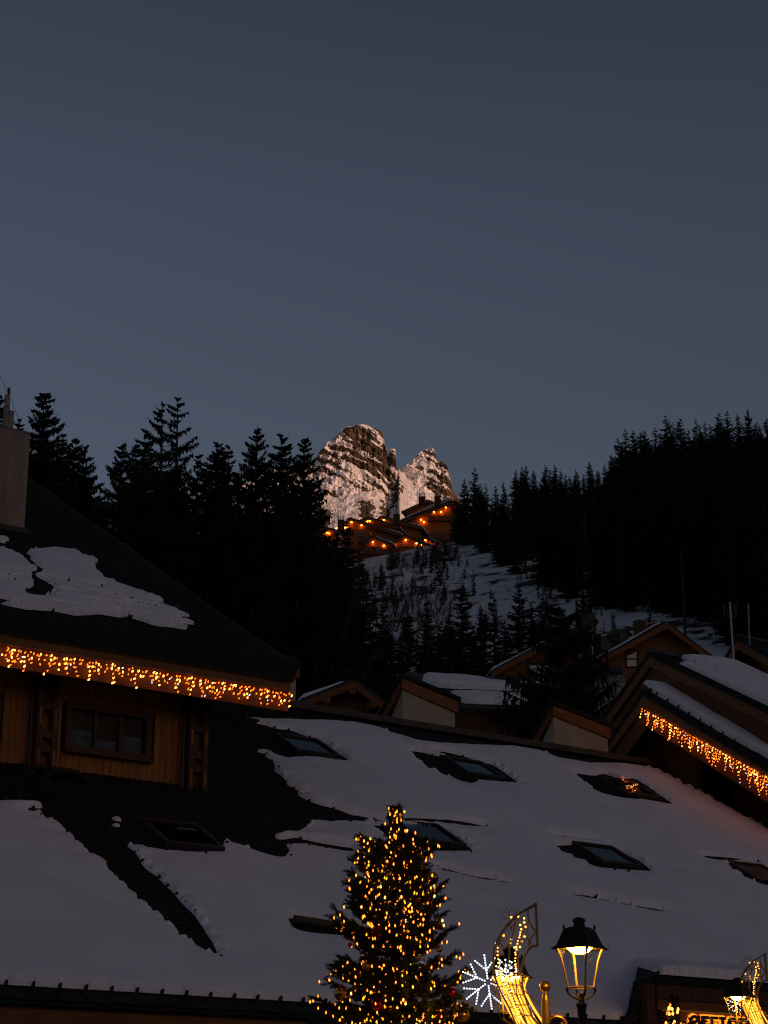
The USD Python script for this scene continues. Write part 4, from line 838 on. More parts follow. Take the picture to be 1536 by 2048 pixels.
M['red_cloth'] = mat('red_cloth', (.55, .03, .06), rough=.8); M['white_cloth'] = mat('white_cloth', (.75, .74, .75), rough=.8)
for k, m in enumerate(('red_cloth', 'white_cloth', 'red_cloth')):
    n = 6; s = np.linspace(0, 1, n); x0 = .1 + k * 1.1; q = []
    for e in (0, 1):
        xx = x0 + e * 1.1; q.append(np.stack([f0[0] + xx * (.75 - .25 * s), f0[1] + .2 * np.sin(s * 5 + e), f0[2] - s * 4.6 - xx * .55], 1))
    obj('cloth', (np.vstack(q), np.array([[i, i + 1, n + i + 1, n + i] for i in range(n - 1)])), M[m], fl)
# ------------------------------------------------------------------ entrance dormer with the sign, bottom right
pc = thing('entrance_dormer', 'snow-capped wooden entrance dormer at the bottom right carrying the glowing sign', 'dormer')
T_, B_, K_ = W(9.32, -.42, .74), W(8.72, -.12, -.10), W(11.1, 2.0, 1.19)
SH = VecPlane(W(9.2, -.5, .72), E, unit(N * cos(rad(10)) + Z * sin(rad(10))))
obj('roof', slab(SH, [(.02, 0), (6.2, 0), (6.2, 2.7), (2.0, 2.62)], .10).get(), M['tile_deck'], pc)
HP = VecPlane(B_, unit(K_ - B_), np.array(T_ - B_)); HP.Wn = HP.Wn if HP.Wn[2] > 0 else -HP.Wn
hu = lambda p: np.array([(p - B_) @ HP.U, (p - B_) @ HP.V])
tri_ = Polygon([hu(B_), hu(K_), hu(T_)])
obj('hip', slab(HP, [hu(B_), hu(K_), hu(T_)], .1).get(), M['tile_deck'], pc)
ht = MB(); rng = np.random.default_rng(4)
for r in range(14):
    for c in range(16):
        p = W(8.6 + c * .22 - r * .02, 0, 0) * 0
for r in range(40):                                   # courses run level
    s = r / 40; a_, b_ = B_ + (T_ - B_) * s, None
    # intersect the level line with the long edge B-K
    dz = (T_ - B_)[2] * s; k = dz / (K_ - B_)[2]
    if k < 1 and r % 3 == 0:
        b_ = B_ + (K_ - B_) * k; d_ = b_ - a_; L = np.linalg.norm(d_)
        if L > .05:
            d_ = d_ / L; up_ = unit(np.cross(HP.Wn, d_)); up_ = up_ if up_[2] > 0 else -up_
            n = max(1, int(L / .2))
            for i in range(n):
                j = rng.uniform(0, .012); q = [a_ + d_ * (L * i / n + .005), a_ + d_ * (L * (i + 1) / n - .005)]
                ht.hexa([q[0], q[1], q[1] + up_ * .13, q[0] + up_ * .13], [q[0] + HP.Wn * (.03 + j), q[1] + HP.Wn * (.03 + j), q[1] + up_ * .13 + HP.Wn * .008, q[0] + up_ * .13 + HP.Wn * .008])
obj('hip_tiles', ht.get(), M['tile'], pc, kind='stuff')
spc = Polygon([(.10, .03), (6.1, .03), (6.1, 2.8), (2.0, 2.75), (1.0, 1.2)])
obj('roof_snow', snow_mesh(SH, roughen(spc, .08, .05, np.random.default_rng(3), .4), .17, .08, .15, 3, edge_step=.07), M['snow'], smooth=40, label='snow cap with a warm-lit lip on the entrance dormer above the sign', cat='snow', kind='stuff')
obj('front', MB().box(W(12.3, -.22, -.45), [E, N, Z], (3.2, .05, 1.0)).get(), M['wood_dark'], pc)
obj('fascia', MB().box(W(12.3, -.38, .50), [E, N, Z], (3.0, .03, .14)).get(), M['wood_dark'], pc)
obj('fascia', MB().box(W(12.3, -.33, .29), [E, N, Z], (2.95, .03, .10)).get(), M['fascia'], pc)
obj('corner_post', MB().box(W(9.14, -.33, -.5), [E, N, Z], (.09, .09, 1.1)).get(), M['wood_dark'], pc)
sg = thing('office_sign', 'brown board with dark halo-lit capital letters above the entrance', 'sign')
obj('board', MB().box(W(12.2, -.335, -.12), [E, N, Z], (2.75, .02, .30)).get(), M['wood'], sg)
obj('top_rail', MB().box(W(12.2, -.35, .19), [E, N, Z], (2.78, .04, .012)).get(), M['gold'], sg)
M['halo'] = emit('sign_halo', (1.0, 0.26, 0.018), 1.7)
M['letter'] = mat('dark_letter', (.035, .022, .014), rough=.5)
def letters(word, a0, c0, h, b):
    x = a0
    for chx in word:
        if chx == ' ': x += h * .55; continue
        tm = meshkit.text_mesh(chx, h, .03, bold=True); v = np.asarray(tm.vertices); w_ = v[:, 0].max() - v[:, 0].min()
        flat = shapely.union_all([Polygon(tm.vertices[f][:, :2]) for f in tm.faces if abs(np.ptp(tm.vertices[f][:, 2])) < 1e-9 and Polygon(tm.vertices[f][:, :2]).area > 0]).buffer(.004)
        ha = flat.buffer(.026)
        put = lambda vv, bb: np.array([W(x + p[0] - v[:, 0].min(), bb - p[2], c0 + p[1]) for p in vv])
        lt = obj('letter', (put(v, b), np.asarray(tm.faces)), M['letter'], sg)
        gs = [trimesh.creation.extrude_polygon(g, .008, engine='earcut') for g in getattr(ha, 'geoms', [ha])]
        hm = trimesh.util.concatenate(gs); obj('halo', (put(np.asarray(hm.vertices), b + .026), np.asarray(hm.faces)), M['halo'], lt)
        x += w_ + h * .14
letters('OFFICE D', 10.02, -.15, .27, -.40)

# ------------------------------------------------------------------ double street lantern
M['lens'] = emit('lantern_lens', (1.0, 0.385, 0.018), 95.0)
M['iron_paint'] = mat('lantern_paint', (.012, .010, .008), rough=.6, spec=.2)
M['bar_paint'] = mat('lantern_bar_paint', (.26, .20, .12), rough=.4, spec=.5)
M['clear'] = usdkit.material(stage, '/World/Looks/lantern_glass', {'f': ('fresnel', {'IOR': 1.05}), 't': ('transparent_bsdf', {'color': (.97, .97, .96)}), 'g': ('glossy_bsdf', {'roughness': .0}), 'm': ('mix_closure', {})},
    [('f.fac', 'm.fac'), ('t.BSDF', 'm.closure1'), ('g.BSDF', 'm.closure2')], surface='m.closure')
def lantern(parent, c, s=1.0, rot=.2, pole_to=None):
    """square tapered lantern; c = centre of the rim"""
    t = thing('lantern', parent=parent); c = np.asarray(c); cr = [np.array([cos(rot + k * pi / 2 - pi / 2), sin(rot + k * pi / 2 - pi / 2), 0]) for k in range(4)]
    sq = lambda r, z: [c + d * r * s + Z * z * s for d in cr]
    h = MB()
    for (r0, z0), (r1, z1) in (((.300, -.010), (.235, .03)), ((.235, .03), (.155, .185)), ((.155, .185), (.09, .205))):
        h.add(np.array(sq(r0, z0) + sq(r1, z1)), [[i, (i + 1) % 4, 4 + (i + 1) % 4, 4 + i] for i in range(4)])
    h.add(np.array(sq(.300, -.010) + sq(.215, -.004)), [[(i + 1) % 4, i, 4 + i, 4 + (i + 1) % 4] for i in range(4)])
    h.add(np.array(sq(.215, -.004) + sq(.12, .09)), [[(i + 1) % 4, i, 4 + i, 4 + (i + 1) % 4] for i in range(4)])
    h.add(np.array(sq(.12, .09)), [[3, 2, 1, 0]])
    for d in cr: h.lathe([(0, .0), (.010, .01), (.012, .035), (0, .055)], c + d * .155 * s + Z * .175 * s, 6)
    obj('hood', h.get(), M['iron_paint'], t)
    obj('finial', MB().lathe([(.0, .20), (.07 * s, .20), (.055 * s, .215), (.052 * s, .245), (.064 * s, .255), (.064 * s, .275), (.03 * s, .295), (0, .30)], c, 16).get(), M['iron_paint'], t)
    obj('lens', MB().lathe([(.0, -.075 * s), (.07 * s, -.064 * s), (.12 * s, -.022 * s), (.13 * s, .012 * s), (0, .015 * s)], c + Z * .02 * s, 16).get(), M['lens'], t)
    zs = np.linspace(0, 1, 9)
    for d in cr:
        r = .215 - .085 * zs ** .8 + .018 * np.exp(-zs * 9); p = [c + d * x * s - Z * (.004 + .365 * z) * s for x, z in zip(r, zs)]
        b = MB().tube(p, np.interp(zs, [0, .12, .5, .9, 1], [.021, .012, .0095, .012, .016]) * s, 6)
        b.tube([p[-1], p[-1] - Z * .035 * s], [.010 * s, .004 * s], 6); obj('bar', b.get(), M['bar_paint'], t)
    r = .130; ring = sq(r, -.367); rg = MB()
    for i in range(4): rg.tube([ring[i], ring[(i + 1) % 4]], .011 * s, 5)
    obj('bottom_ring', rg.get(), M['bar_paint'], t)
    for i in range(4):
        q = sq(.205, -.02) + sq(.133, -.355); q = [q[i], q[(i + 1) % 4], q[4 + (i + 1) % 4], q[4 + i]]
        obj('pane', (np.array(q), np.array([[0, 1, 2, 3]])), M['clear'], t)
    for d in cr:
        a = np.linspace(0, 1, 7); p = [c + d * (r * (1 - x ** 2.2) + .012) * s - Z * (.372 + .10 * x ** .8 + .012 * x) * s for x in a]; obj('cradle', MB().tube(p, .0105 * s, 6).get(), M['iron_paint'], t)
    obj('socket', MB().lathe([(0, -.40 * s), (.022 * s, -.42 * s), (.022 * s, -.47 * s), (.03 * s, -.485 * s), (.03 * s, -.51 * s), (.054 * s, -.515 * s), (.052 * s, -.545 * s), (.044 * s, -.555 * s), (.042 * s, -.62 * s), (.034 * s, -.64 * s), (.032 * s, -.95 * s)], c, 12).get(), M['iron_paint'], t)
    return t
lp = thing('street_lamp', 'double-armed street lamp with two amber lanterns and a gilded ball finial', 'street lamp')
cR = at(1159.5, 1897, 19.0); cL = at(1019, 1952, 20.6); cM = at(1090, 1973, 19.8)
lantern(lp, cR, 1.0, .20); lantern(lp, cL, 1.0, .5)
obj('finial', trimesh.creation.icosphere(3, .056).apply_translation(cM), M['gold'], lp, smooth=True)
obj('post', MB().lathe([(0, -.04), (.022, -.045), (.022, -.075), (.03, -.085), (.036, -.11), (.042, -.13), (.042, -.60), (.05, -.62), (.05, -1.1), (.065, -1.12), (.07, -2.9), (.12, -3.0), (.13, -3.35)], cM, 16).get(), M['gold'], lp)
for cc in (cR, cL):
    foot = cc - Z * .95; h_ = cM - Z * (cM[2] - foot[2]); d = foot - h_; s_ = np.linspace(0, 1, 14)
    p = [h_ + d * s - Z * (.05 + .16 * sin(s * pi)) for s in s_]; obj('arm', MB().tube(p, .022, 8).get(), M['gold'], lp)
# scroll on the post
sc_ = at(1113, 2052, 19.7); a = np.linspace(.0, 2.2 * pi, 30)
obj('scroll', MB().tube([sc_ + np.array([cos(t) * (.098 - .006 * t), .02 * t / 6, sin(t) * (.098 - .006 * t)]) for t in a], .018, 8).get(), M['gold'], lp)
l2 = thing('street_lamp', 'smaller distant street lamp with one lantern in front of the glowing sign', 'street lamp')
c2 = at(1476, 1994, 31.0); lantern(l2, c2, 1.0, .1)
obj('post', MB().lathe([(0, -.9), (.04, -.9), (.045, -2.5), (.07, -2.6), (.08, -5.4)], c2, 12).get(), M['iron_paint'], l2)

# ------------------------------------------------------------------ light motifs on the lamp posts: curved lattice frames with snowflakes
M['bulb_yel'] = emit('yellow_bulb', (1.0, 0.40, 0.05), 4.5)
M['bulb_snow'] = emit('snowflake_bulb', (0.80, 0.88, 1.0), 3.0)
M['motif_frame'] = mat('motif_frame', (.20, .14, .07), rough=.4, spec=.5)
M['rope'] = mat('rope_tube', (.35, .33, .30), rough=.4)
def crop4(x, y): return 940 + x / 7.644, 1780 + y / 7.644
def motif(label, Y, ref, sc_, shift, group):
    """frame points come from one drawing, scaled about ref and set at its own distance"""
    o0 = at(*crop4(600, 1200), 20.0); basep = at(*ref, Y)
    def m(x, y, d=0.0):
        q = at(*crop4(x, y), 20.0) - o0; return basep + q * sc_ + np.array([0, d * sc_, 0])
    t = thing('light_motif', label, 'light motif', group)
    left = [(1010, 200), (960, 240), (800, 330), (680, 420), (560, 560), (470, 680), (410, 800), (380, 900), (360, 1050), (358, 1200), (380, 1330), (430, 1470), (500, 1620), (600, 1800), (700, 2048), (760, 2300)]
    right = [(1010, 200), (1025, 520), (1035, 850), (960, 850), (900, 900), (830, 1020), (800, 1150), (790, 1270), (800, 1450), (830, 1600), (880, 1750), (950, 1930), (1040, 2048), (1130, 2300)]
    fr = MB()
    for d in (0, .10):
        fr.tube([m(*p, d) for p in left], .011 * sc_, 6).tube([m(*p, d) for p in right], .011 * sc_, 6)
    for i in range(0, 15, 2): fr.tube([m(*left[i], 0), m(*left[i], .10)], .007 * sc_, 4)
    for i in range(0, 13, 2): fr.tube([m(*right[i], 0), m(*right[i], .10)], .007 * sc_, 4)
    obj('frame', fr.get(), M['motif_frame'], t)
    lat = MB()
    inner = [[(890, 310), (890, 420), (930, 520), (1000, 620)], [(890, 420), (880, 600), (900, 760), (905, 880)], [(1005, 640), (930, 740), (905, 880)], [(720, 400), (690, 560), (650, 700), (610, 820), (600, 1040), (560, 1250)],
             [(840, 560), (790, 760), (760, 900), (740, 1050), (760, 1300)], [(420, 820), (480, 810), (530, 900), (590, 820), (610, 830)], [(560, 560), (620, 540), (650, 600)], [(470, 690), (440, 900), (440, 1200), (500, 1450)],
             [(380, 1330), (480, 1290), (560, 1330), (680, 1300), (795, 1300)], [(500, 1620), (600, 1560), (700, 1600), (830, 1600)], [(560, 1330), (600, 1600), (700, 1850), (800, 2100)], [(700, 1340), (720, 1600), (800, 1800), (880, 2048)],
             [(600, 1800), (720, 1760), (880, 1750)], [(650, 1930), (780, 1900), (950, 1930)], [(450, 1480), (600, 1450), (800, 1450)]]
    for q in inner:
        for d in (.02, .08): lat.tube([m(*p, d) for p in q], .0065 * sc_, 5)
    for cx_, cy_, r in ((740, 480, 60), (840, 700, 55), (540, 740, 50), (700, 1650, 70), (620, 1470, 60), (830, 1900, 55), (740, 1980, 55)):
        lat.tube([m(cx_ + r * cos(a), cy_ + r * sin(a), .05) for a in np.linspace(0, 2 * pi, 13)], .005 * sc_, 4)
    obj('lattice', lat.get(), M['motif_frame'], t)
    rng = np.random.default_rng(int(Y)); B = []
    def along(q, step, d, r=.0088): 
        L = LineString(q); n = int(L.length / step)
        for i in range(n + 1): p = L.interpolate(i / max(n, 1), normalized=True); B.append((m(p.x + rng.normal(0, 4), p.y + rng.normal(0, 4), d), r * rng.uniform(.85, 1.15)))
    along([(425, 880), (420, 960), (430, 1080), (440, 1180)], 56, -.01)
    along([(770, 650), (740, 750), (715, 870), (695, 1000), (692, 1120), (695, 1180)], 42, -.01)
    for q in ((740, 395), (828, 430), (832, 490), (850, 560), (785, 595), (635, 745), (620, 805), (518, 690), (400, 815), (835, 710), (770, 530), (630, 415), (790, 780), (765, 870), (680, 880)): B.append((m(*q, rng.uniform(0, .06)), .0105))
    for q, st in (([(370, 1330), (430, 1480), (520, 1660), (640, 1880), (720, 2060)], 36), ([(790, 1280), (800, 1450), (835, 1610), (890, 1770), (960, 1930), (1040, 2060)], 34), ([(440, 1250), (520, 1480), (650, 1720), (780, 2060)], 40), ([(700, 1250), (720, 1500), (790, 1750), (900, 2060)], 40), ([(560, 1330), (600, 1560), (700, 1800), (840, 2060)], 46), ([(420, 1240), (500, 1230)], 38), ([(640, 1500), (700, 1700), (760, 1900)], 44)): along(q, st, rng.uniform(-.02, .05))
    for i, (p, r) in enumerate(B): obj('bulb', trimesh.creation.icosphere(1, r * sc_).apply_translation(p), M['bulb_yel'], t)
    tubes = MB()
    for k in range(7):                                # rope light inside the tail, glowing through its tube
        s0 = np.linspace(0, 1, 12); q = [(420 + 62 * k + (330 + 8 * k) * s ** 1.5, 1330 + 18 * (k % 3) + 760 * s) for s in s0]; tubes.tube([m(*p, .04) for p in q], .012 * sc_, 5)
    obj('rope_light', tubes.get(), M['bulb_yel2'], t)
    def flake(c, R, mat_, ang, lit=True, d=-.05):
        f = thing('snowflake', parent=t); tb = MB(); bl_ = []
        for k in range(6):
            a0 = ang + k * pi / 3; dx = lambda r, off, a=a0: (c[0] + R * r * cos(a) + R * off * -sin(a), c[1] + R * r * sin(a) + R * off * cos(a))
            segs = [[dx(.14, 0), dx(1.0, 0)]]
            for sgn in (1, -1): segs.append([dx(.46, sgn * .02), dx(.84, sgn * .36)])
            for q in segs:
                tb.tube([m(*p, d) for p in q], .0042 * sc_, 5)
                if lit:
                    L = LineString(q); n = int(L.length / (38 if R > 250 else 60))
                    for i in range(n + 1): p = L.interpolate(i / max(1, n), normalized=True); bl_.append(m(p.x, p.y, d - .008))
        obj('tube', tb.get(), M['rope'], f)
        for p in bl_[:290]: obj('bulb', trimesh.creation.icosphere(1, .0080 * sc_).apply_translation(p), M['bulb_snow'], f)
    flake((285, 1390), 415 if Y < 25 else 210, None, rad(-98), d=.13); flake((560, 1230), 170, None, rad(-95), lit=Y < 25, d=.06)
    flake((640, 420), 210, None, rad(-110), lit=False, d=.16)
    br_ = MB().tube([m(400, 1430, .0), m(300, 1400, -.03)], .012 * sc_, 6).tube([m(330, 1600, .0), m(385, 1780, 0)], .008 * sc_, 5).tube([m(800, 1500, .05), m(1060, 1750, -.05)], .008, 5)
    obj('bracket', br_.get(), M['motif_frame'], t)
    return t
M['bulb_yel2'] = emit('rope_glow', (1.0, 0.34, 0.025), 2.6)
motif('large curved lattice light motif with a white snowflake, fixed to the double street lamp', 20.0, crop4(600, 1200), 1.0, 0, None)
motif('small curved lattice light motif with snowflakes at the right edge, beside the distant lamp', 31.2, (1500, 1990), .98, 0, None)

# ------------------------------------------------------------------ Christmas tree in front of the roof
def fir(h, r, seed, whorls, per, twigs, needles, z0=0.0, tl=.13, nl=.032):
    rng = np.random.default_rng(seed); V_, n_ = [], 0; br = MB(); tips = []
    tri_v = []
    for w in range(whorls + 15):
        s = (w + rng.uniform(-.2, .2)) / whorls; z = z0 + (h - z0) * (.02 + .95 * s)
        if w >= whorls: z = h - .50 + .46 * (w - whorls) / 14; s = (z - z0) / (h - z0)
        elif h - z < .42: continue
        for k in range(per if s < .9 else 4):
            az = rng.uniform(0, 2 * pi); L = (.20 + .88 * r * (1 - s) ** .88) * rng.choice([.55, .8, .95, 1.0, 1.15])
            if h - z < .50: L = .015 + .03 * rng.random()
            n = 7; q = np.linspace(0, 1, n); up = .30 * (s > .6) - .10
            P = np.stack([cos(az) * L * q, sin(az) * L * q, z + L * (up * q + .22 * q ** 2.2 - .10 * np.sin(q * pi))], 1); br.tube(P, .013 * (1 - .7 * q) * (L + .3), 4, cap=False); tips.append(P[-1])
            nt = max(4, int(twigs * L))
            for j in range(nt):
                f = .18 + .82 * (j + rng.random()) / nt; b = np.array([np.interp(f, q, P[:, i]) for i in range(3)]); ax = unit(P[-1] - P[0]); side = unit(np.cross(ax, Z)); sg_ = rng.choice([-1, 1])
                d = unit(ax * .75 + side * sg_ * rng.uniform(.3, 1.4) + Z * rng.uniform(-.35, .6)); tL = tl * rng.uniform(.6, 1.25) * (1 - .35 * f) * (.5 if h - z < .5 else 1)
                if j > nt - 3: d = unit(ax + rng.normal(0, .25, 3)); 
                m_ = needles; fs = (np.arange(m_) + rng.random(m_)) / m_; o_ = rng.normal(0, 1, (m_, 3)); o_ -= (o_ @ d)[:, None] * d; o_ /= np.linalg.norm(o_, axis=1, keepdims=True)
                c = b + d * (tL * fs)[:, None]; tip = c + (o_ * .85 + d * .65) * nl * rng.uniform(.7, 1.2, (m_, 1)); wd = np.cross(o_, d) * .0065
                tri_v.append(np.stack([c - wd, c + wd, tip], 1).reshape(-1, 3))
    v = np.vstack(tri_v); return (v, np.arange(len(v)).reshape(-1, 3)), br.get(), np.array(tips)
xt = at(790, 1612, 21.5); xb = np.array([xt[0], xt[1], 0.0])
ct = thing('christmas_tree', 'tall decorated fir with golden lights in front of the big snowy roof', 'Christmas tree')
nd, brn, tips = fir(xt[2], 1.10, 4, 42, 10, 54, 34, z0=1.3, nl=.042, tl=.16)
obj('needles', (nd[0] + xb, nd[1]), M['needle_near'], ct); obj('branches', (brn[0] + xb, brn[1]), M['bark'], ct)
obj('trunk', MB().tube([xb, xb + Z * xt[2] * .6, xb + Z * (xt[2] - .05)], [.13, .07, .012], 8).get(), M['bark'], ct)
M['bulb_tree'] = emit('tree_bulb', (1.0, 0.245, 0.014), 4.4); M['bulb_tree_hot'] = emit('bright_tree_bulb', (1.0, .38, .07), 6.5)
tl = thing('tree_lights', 'chain of warm golden lamps wound through the tall decorated fir', 'string lights')
rng = np.random.default_rng(14); H_ = xt[2]; NV = nd[0][2::3]; NV = NV[NV[:, 2] > 2.45]
fr_ = (H_ - NV[:, 2]) / H_; rr_ = np.hypot(NV[:, 0], NV[:, 1]); keep = (NV[:, 1] < .35 * rr_) & (rr_ > .45 * 1.1 * fr_ ** .85); NV = NV[keep]; fr_ = fr_[keep]
wgt = np.full(len(NV), 1.0); pick = rng.choice(len(NV), 1050, replace=False, p=wgt / wgt.sum()); pts = []
for q in NV[pick]:
    u_ = np.array([q[0], q[1], 0]); pts.append(xb + q + unit(u_ + [0, -.25, 0]) * rng.uniform(.0, .03) - Z * rng.uniform(0, .02))
for k in range(26): pts.append(xb + np.array([rng.normal(0, .028), -rng.uniform(.03, .07), H_ - rng.uniform(.04, .62)]))
pts.sort(key=lambda p: p[1]); rest = MB()
for i, p in enumerate(pts):
    hot = rng.random() < .2; b = bulb(p, [rng.normal(0, .15), rng.normal(0, .15), 1], .036, .0078 * (1.3 if hot else 1))
    if i < 299: obj('bulb', b, M['bulb_tree_hot' if hot else 'bulb_tree'], tl)
    else: rest.add(*b)
obj('bulb_cluster', rest.get(), M['bulb_tree'], tl, kind='stuff')
def gloss(name, col, rough, metal): return usdkit.material(stage, '/World/Looks/' + name, {'p': ('principled_bsdf', {'base_color': col, 'roughness': rough, 'metallic': metal, 'coat_weight': .4})}, [], surface='p.BSDF')
M['b_red'] = gloss('red_bauble', (.45, .012, .015), .22, .55); M['b_gold'] = gloss('gold_bauble', (.60, .34, .07), .2, .85); M['b_silver'] = gloss('silver_bauble', (.62, .64, .66), .15, .9)
for x, y, r, c, lab in ((770.6, 1746, 13, 'silver', 'large silver bauble near the top of the tree, left of the trunk'), (748, 1745, 8, 'red', 'red bauble just left of the top silver bauble'), (865, 1756, 12, 'gold', 'gold bauble hanging below the upper right branch tip'),
    (815, 1730, 5.2, 'red', 'small red bauble close under the tree spike, on its right'), (779, 1699, 4.5, 'red', 'tiny red bauble on the bare neck of the tree spike'), (720, 1801, 10, 'gold', 'gold bauble at the upper left edge of the tree'), (710, 1813, 10, 'silver', 'silver bauble touching the gold one at the upper left edge'),
    (833.6, 1803.5, 6.5, 'red', 'small bright red bauble right of the tree trunk'), (856.5, 1798, 8, 'red', 'dark red bauble at the right edge below the upper gold one'), (881, 1851, 9.5, 'silver', 'silver bauble on the far right branch at mid height'), (756, 1862, 13, 'red', 'large red bauble in the middle left of the tree'),
    (878, 1898, 7, 'gold', 'small gold bauble at the right edge below the far right silver one'), (716, 1894, 6.5, 'silver', 'small silver bauble at the left edge below the middle red one'), (700, 1889.5, 4.5, 'red', 'tiny red bauble at the left edge beside the small silver one'), (838, 1927, 14, 'silver', 'largest silver bauble low on the right of the trunk'),
    (868, 1928, 4.5, 'red', 'tiny red bauble right of the largest silver bauble'), (732, 1932, 9, 'gold', 'dull gold bauble deep in the lower left branches'), (683, 1987, 15, 'gold', 'large gold bauble on the low left branch'), (755, 2008, 13, 'red', 'large red bauble near the bottom, left of the trunk'),
    (905, 1984, 8.5, 'red', 'red bauble on the low right branch'), (925, 2030, 15, 'gold', 'large gold bauble at the bottom right tip'), (884, 2033, 11.5, 'red', 'large red bauble left of the bottom right gold one')):
    p = at(x, y, 21.5); dx = abs(p[0] - xb[0]); Rm = 1.06 * ((H_ - p[2]) / H_) ** .85; yy = 21.5 - math.sqrt(max(0, (Rm * 1.05) ** 2 - dx ** 2)); p = at(x, y, yy); R = r * yy / F
    o = thing('bauble', lab, 'bauble', 'baubles on the decorated fir')
    obj('ball', trimesh.creation.icosphere(3, R).apply_translation(p), M['b_' + c], o, smooth=True); obj('cap', MB().lathe([(R * .22, R * .95), (R * .22, R * 1.15), (0, R * 1.18)], p, 8).get(), M['gold'], o)
# the little lit fir under the dormer
x2 = at(1347, 1992, 30.5); x2b = np.array([x2[0], x2[1], 0])
c2t = thing('christmas_tree', 'small slim fir wrapped in bright amber lights, left of the sign', 'Christmas tree')
nd, brn, tips = fir(x2[2], 1.0, 9, 30, 7, 26, 18, z0=2.2, tl=.15, nl=.045)
obj('needles', (nd[0] + x2b, nd[1]), M['needle_near'], c2t); obj('branches', (brn[0] + x2b, brn[1]), M['bark'], c2t); obj('trunk', MB().tube([x2b, x2 - Z * .1], [.1, .02], 8).get(), M['bark'], c2t)
t2 = thing('tree_lights', 'dense amber lights on the small fir beside the sign', 'string lights')
for k in range(60):
    z = x2[2] - .12 - rng.random() ** .8 * .9; R_ = (x2[2] - z) * .30 * rng.uniform(.7, 1.1) + .03; az = -pi / 2 + rng.normal(0, .9); sd = -1 if rng.random() < .66 else 1
    p = x2b + np.array([sd * R_ * abs(cos(az)) * .9 + sd * .02, -R_ * abs(sin(az)), z]); hot = rng.random() < .5
    obj('bulb', bulb(p, [0, 0, 1], .06, .02), M['bulb_hot' if hot else 'bulb'], t2)
# ------------------------------------------------------------------ trees
def conifer(h, r, seed, whorls, per=6, tw=16, sparse=0.0, droop=.28, bare_low=.06, w=.13, narrow=1.0, ang=.50):
    rng = np.random.default_rng(seed); T = []; lean = rng.normal(0, .006, 2)
    for k in range(whorls):
        s = (k + rng.uniform(-.3, .3)) / whorls; s = min(max(s, 0.0), .985); z = h * (bare_low + (1 - bare_low) * s)
        R = r * narrow * (1 - math.exp(-ang * h * (1 - s) / r)) * (1.0 - .18 * (1 - s)) + .10
        for j in range(max(3, int(per * (1.1 - .5 * s)))):
            if rng.random() < sparse: continue
            az = rng.uniform(0, 2 * pi); L = R * rng.uniform(.55, 1.15)
            d = np.array([cos(az), sin(az), 0]); sd = np.array([-d[1], d[0], 0]); up = .32 * s - droop * (1 - s)
            n = max(4, int(tw * (.35 + .65 * L / r)))
            q = (np.arange(n) + rng.random(n)) / n
            zz = z + L * (up * q + .20 * q ** 2.5); c = np.outer(q * L, d); c[:, 2] = zz
            sg = rng.choice([-1., 1.], n); ln = L * rng.uniform(.16, .34, n) * (1.15 - .75 * q) + .10
            tip = c + sd * (sg * ln * rng.uniform(.25, 1.0, n))[:, None] + d * (ln * .7)[:, None]; tip[:, 2] += ln * rng.uniform(-.62, .12, n)
            wv = d * .6 - sd * sg[:, None] * .4; wv = wv * (w * (1.1 - .5 * q) * rng.uniform(.7, 1.4, n) * (.6 + .4 * L / r))[:, None]
            T.append(np.stack([c - wv, c + wv, tip], 1))
            m = n // 2; c2 = c[:m * 2:2]; t2 = c2 + d * (.05 * L) + rng.normal(0, .05, (m, 3)); t2[:, 2] -= L * rng.uniform(.08, .22, m) + .08
            w2 = np.tile(d, (m, 1)) * (w * .9); T.append(np.stack([c2 - w2, c2 + w2, t2], 1))
            e = c[-1:] if n else c; T.append(np.stack([c[:1] * 1, np.array([[0, 0, z + .06]]), np.array([d * L * 1.02 + Z * (z + L * (up + .20))])], 1))
    T.append(np.array([[[-.05, 0, h * .96], [.05, 0, h * .96], [0, 0, h * 1.0]], [[0, -.05, h * .96], [0, .05, h * .96], [0, 0, h]]]))
    v = np.concatenate(T).reshape(-1, 3); v[:, 0] += lean[0] * v[:, 2]; v[:, 1] += lean[1] * v[:, 2]
    tr = MB().tube([[0, 0, -1.5], [lean[0] * h * .5, lean[1] * h * .5, h * .5], [lean[0] * h * .97, lean[1] * h * .97, h * .97]], [h * .014 + .06, h * .008 + .04, .02], 6)
    return (v, np.arange(len(v)).reshape(-1, 3)), tr.get()
def bare_tree(h, seed, levels=4, spread=.5, r0=.09):
    rng = np.random.default_rng(seed); tr, tw = MB(), MB()
    def grow(p, d, L, r, lv):
        n = 4; pts = [p]
        for i in range(n): d = unit(d + rng.normal(0, .10, 3) + Z * .05); pts.append(pts[-1] + d * L / n)
        (tr if lv >= levels - 1 else tw).tube(pts, np.linspace(r, r * .6, n + 1), 4 if lv >= levels - 1 else 3, cap=False)
        if lv == 0: return
        for i in range(rng.integers(3, 6)):
            f = rng.integers(1, n + 1); grow(pts[f], unit(d + rng.normal(0, spread, 3) + Z * .25), L * rng.uniform(.45, .75), r * .5, lv - 1)
    grow(np.array([0, 0, -.4]), Z + 0., h * .5, r0, levels); return tr.get(), tw.get()
protos = {}
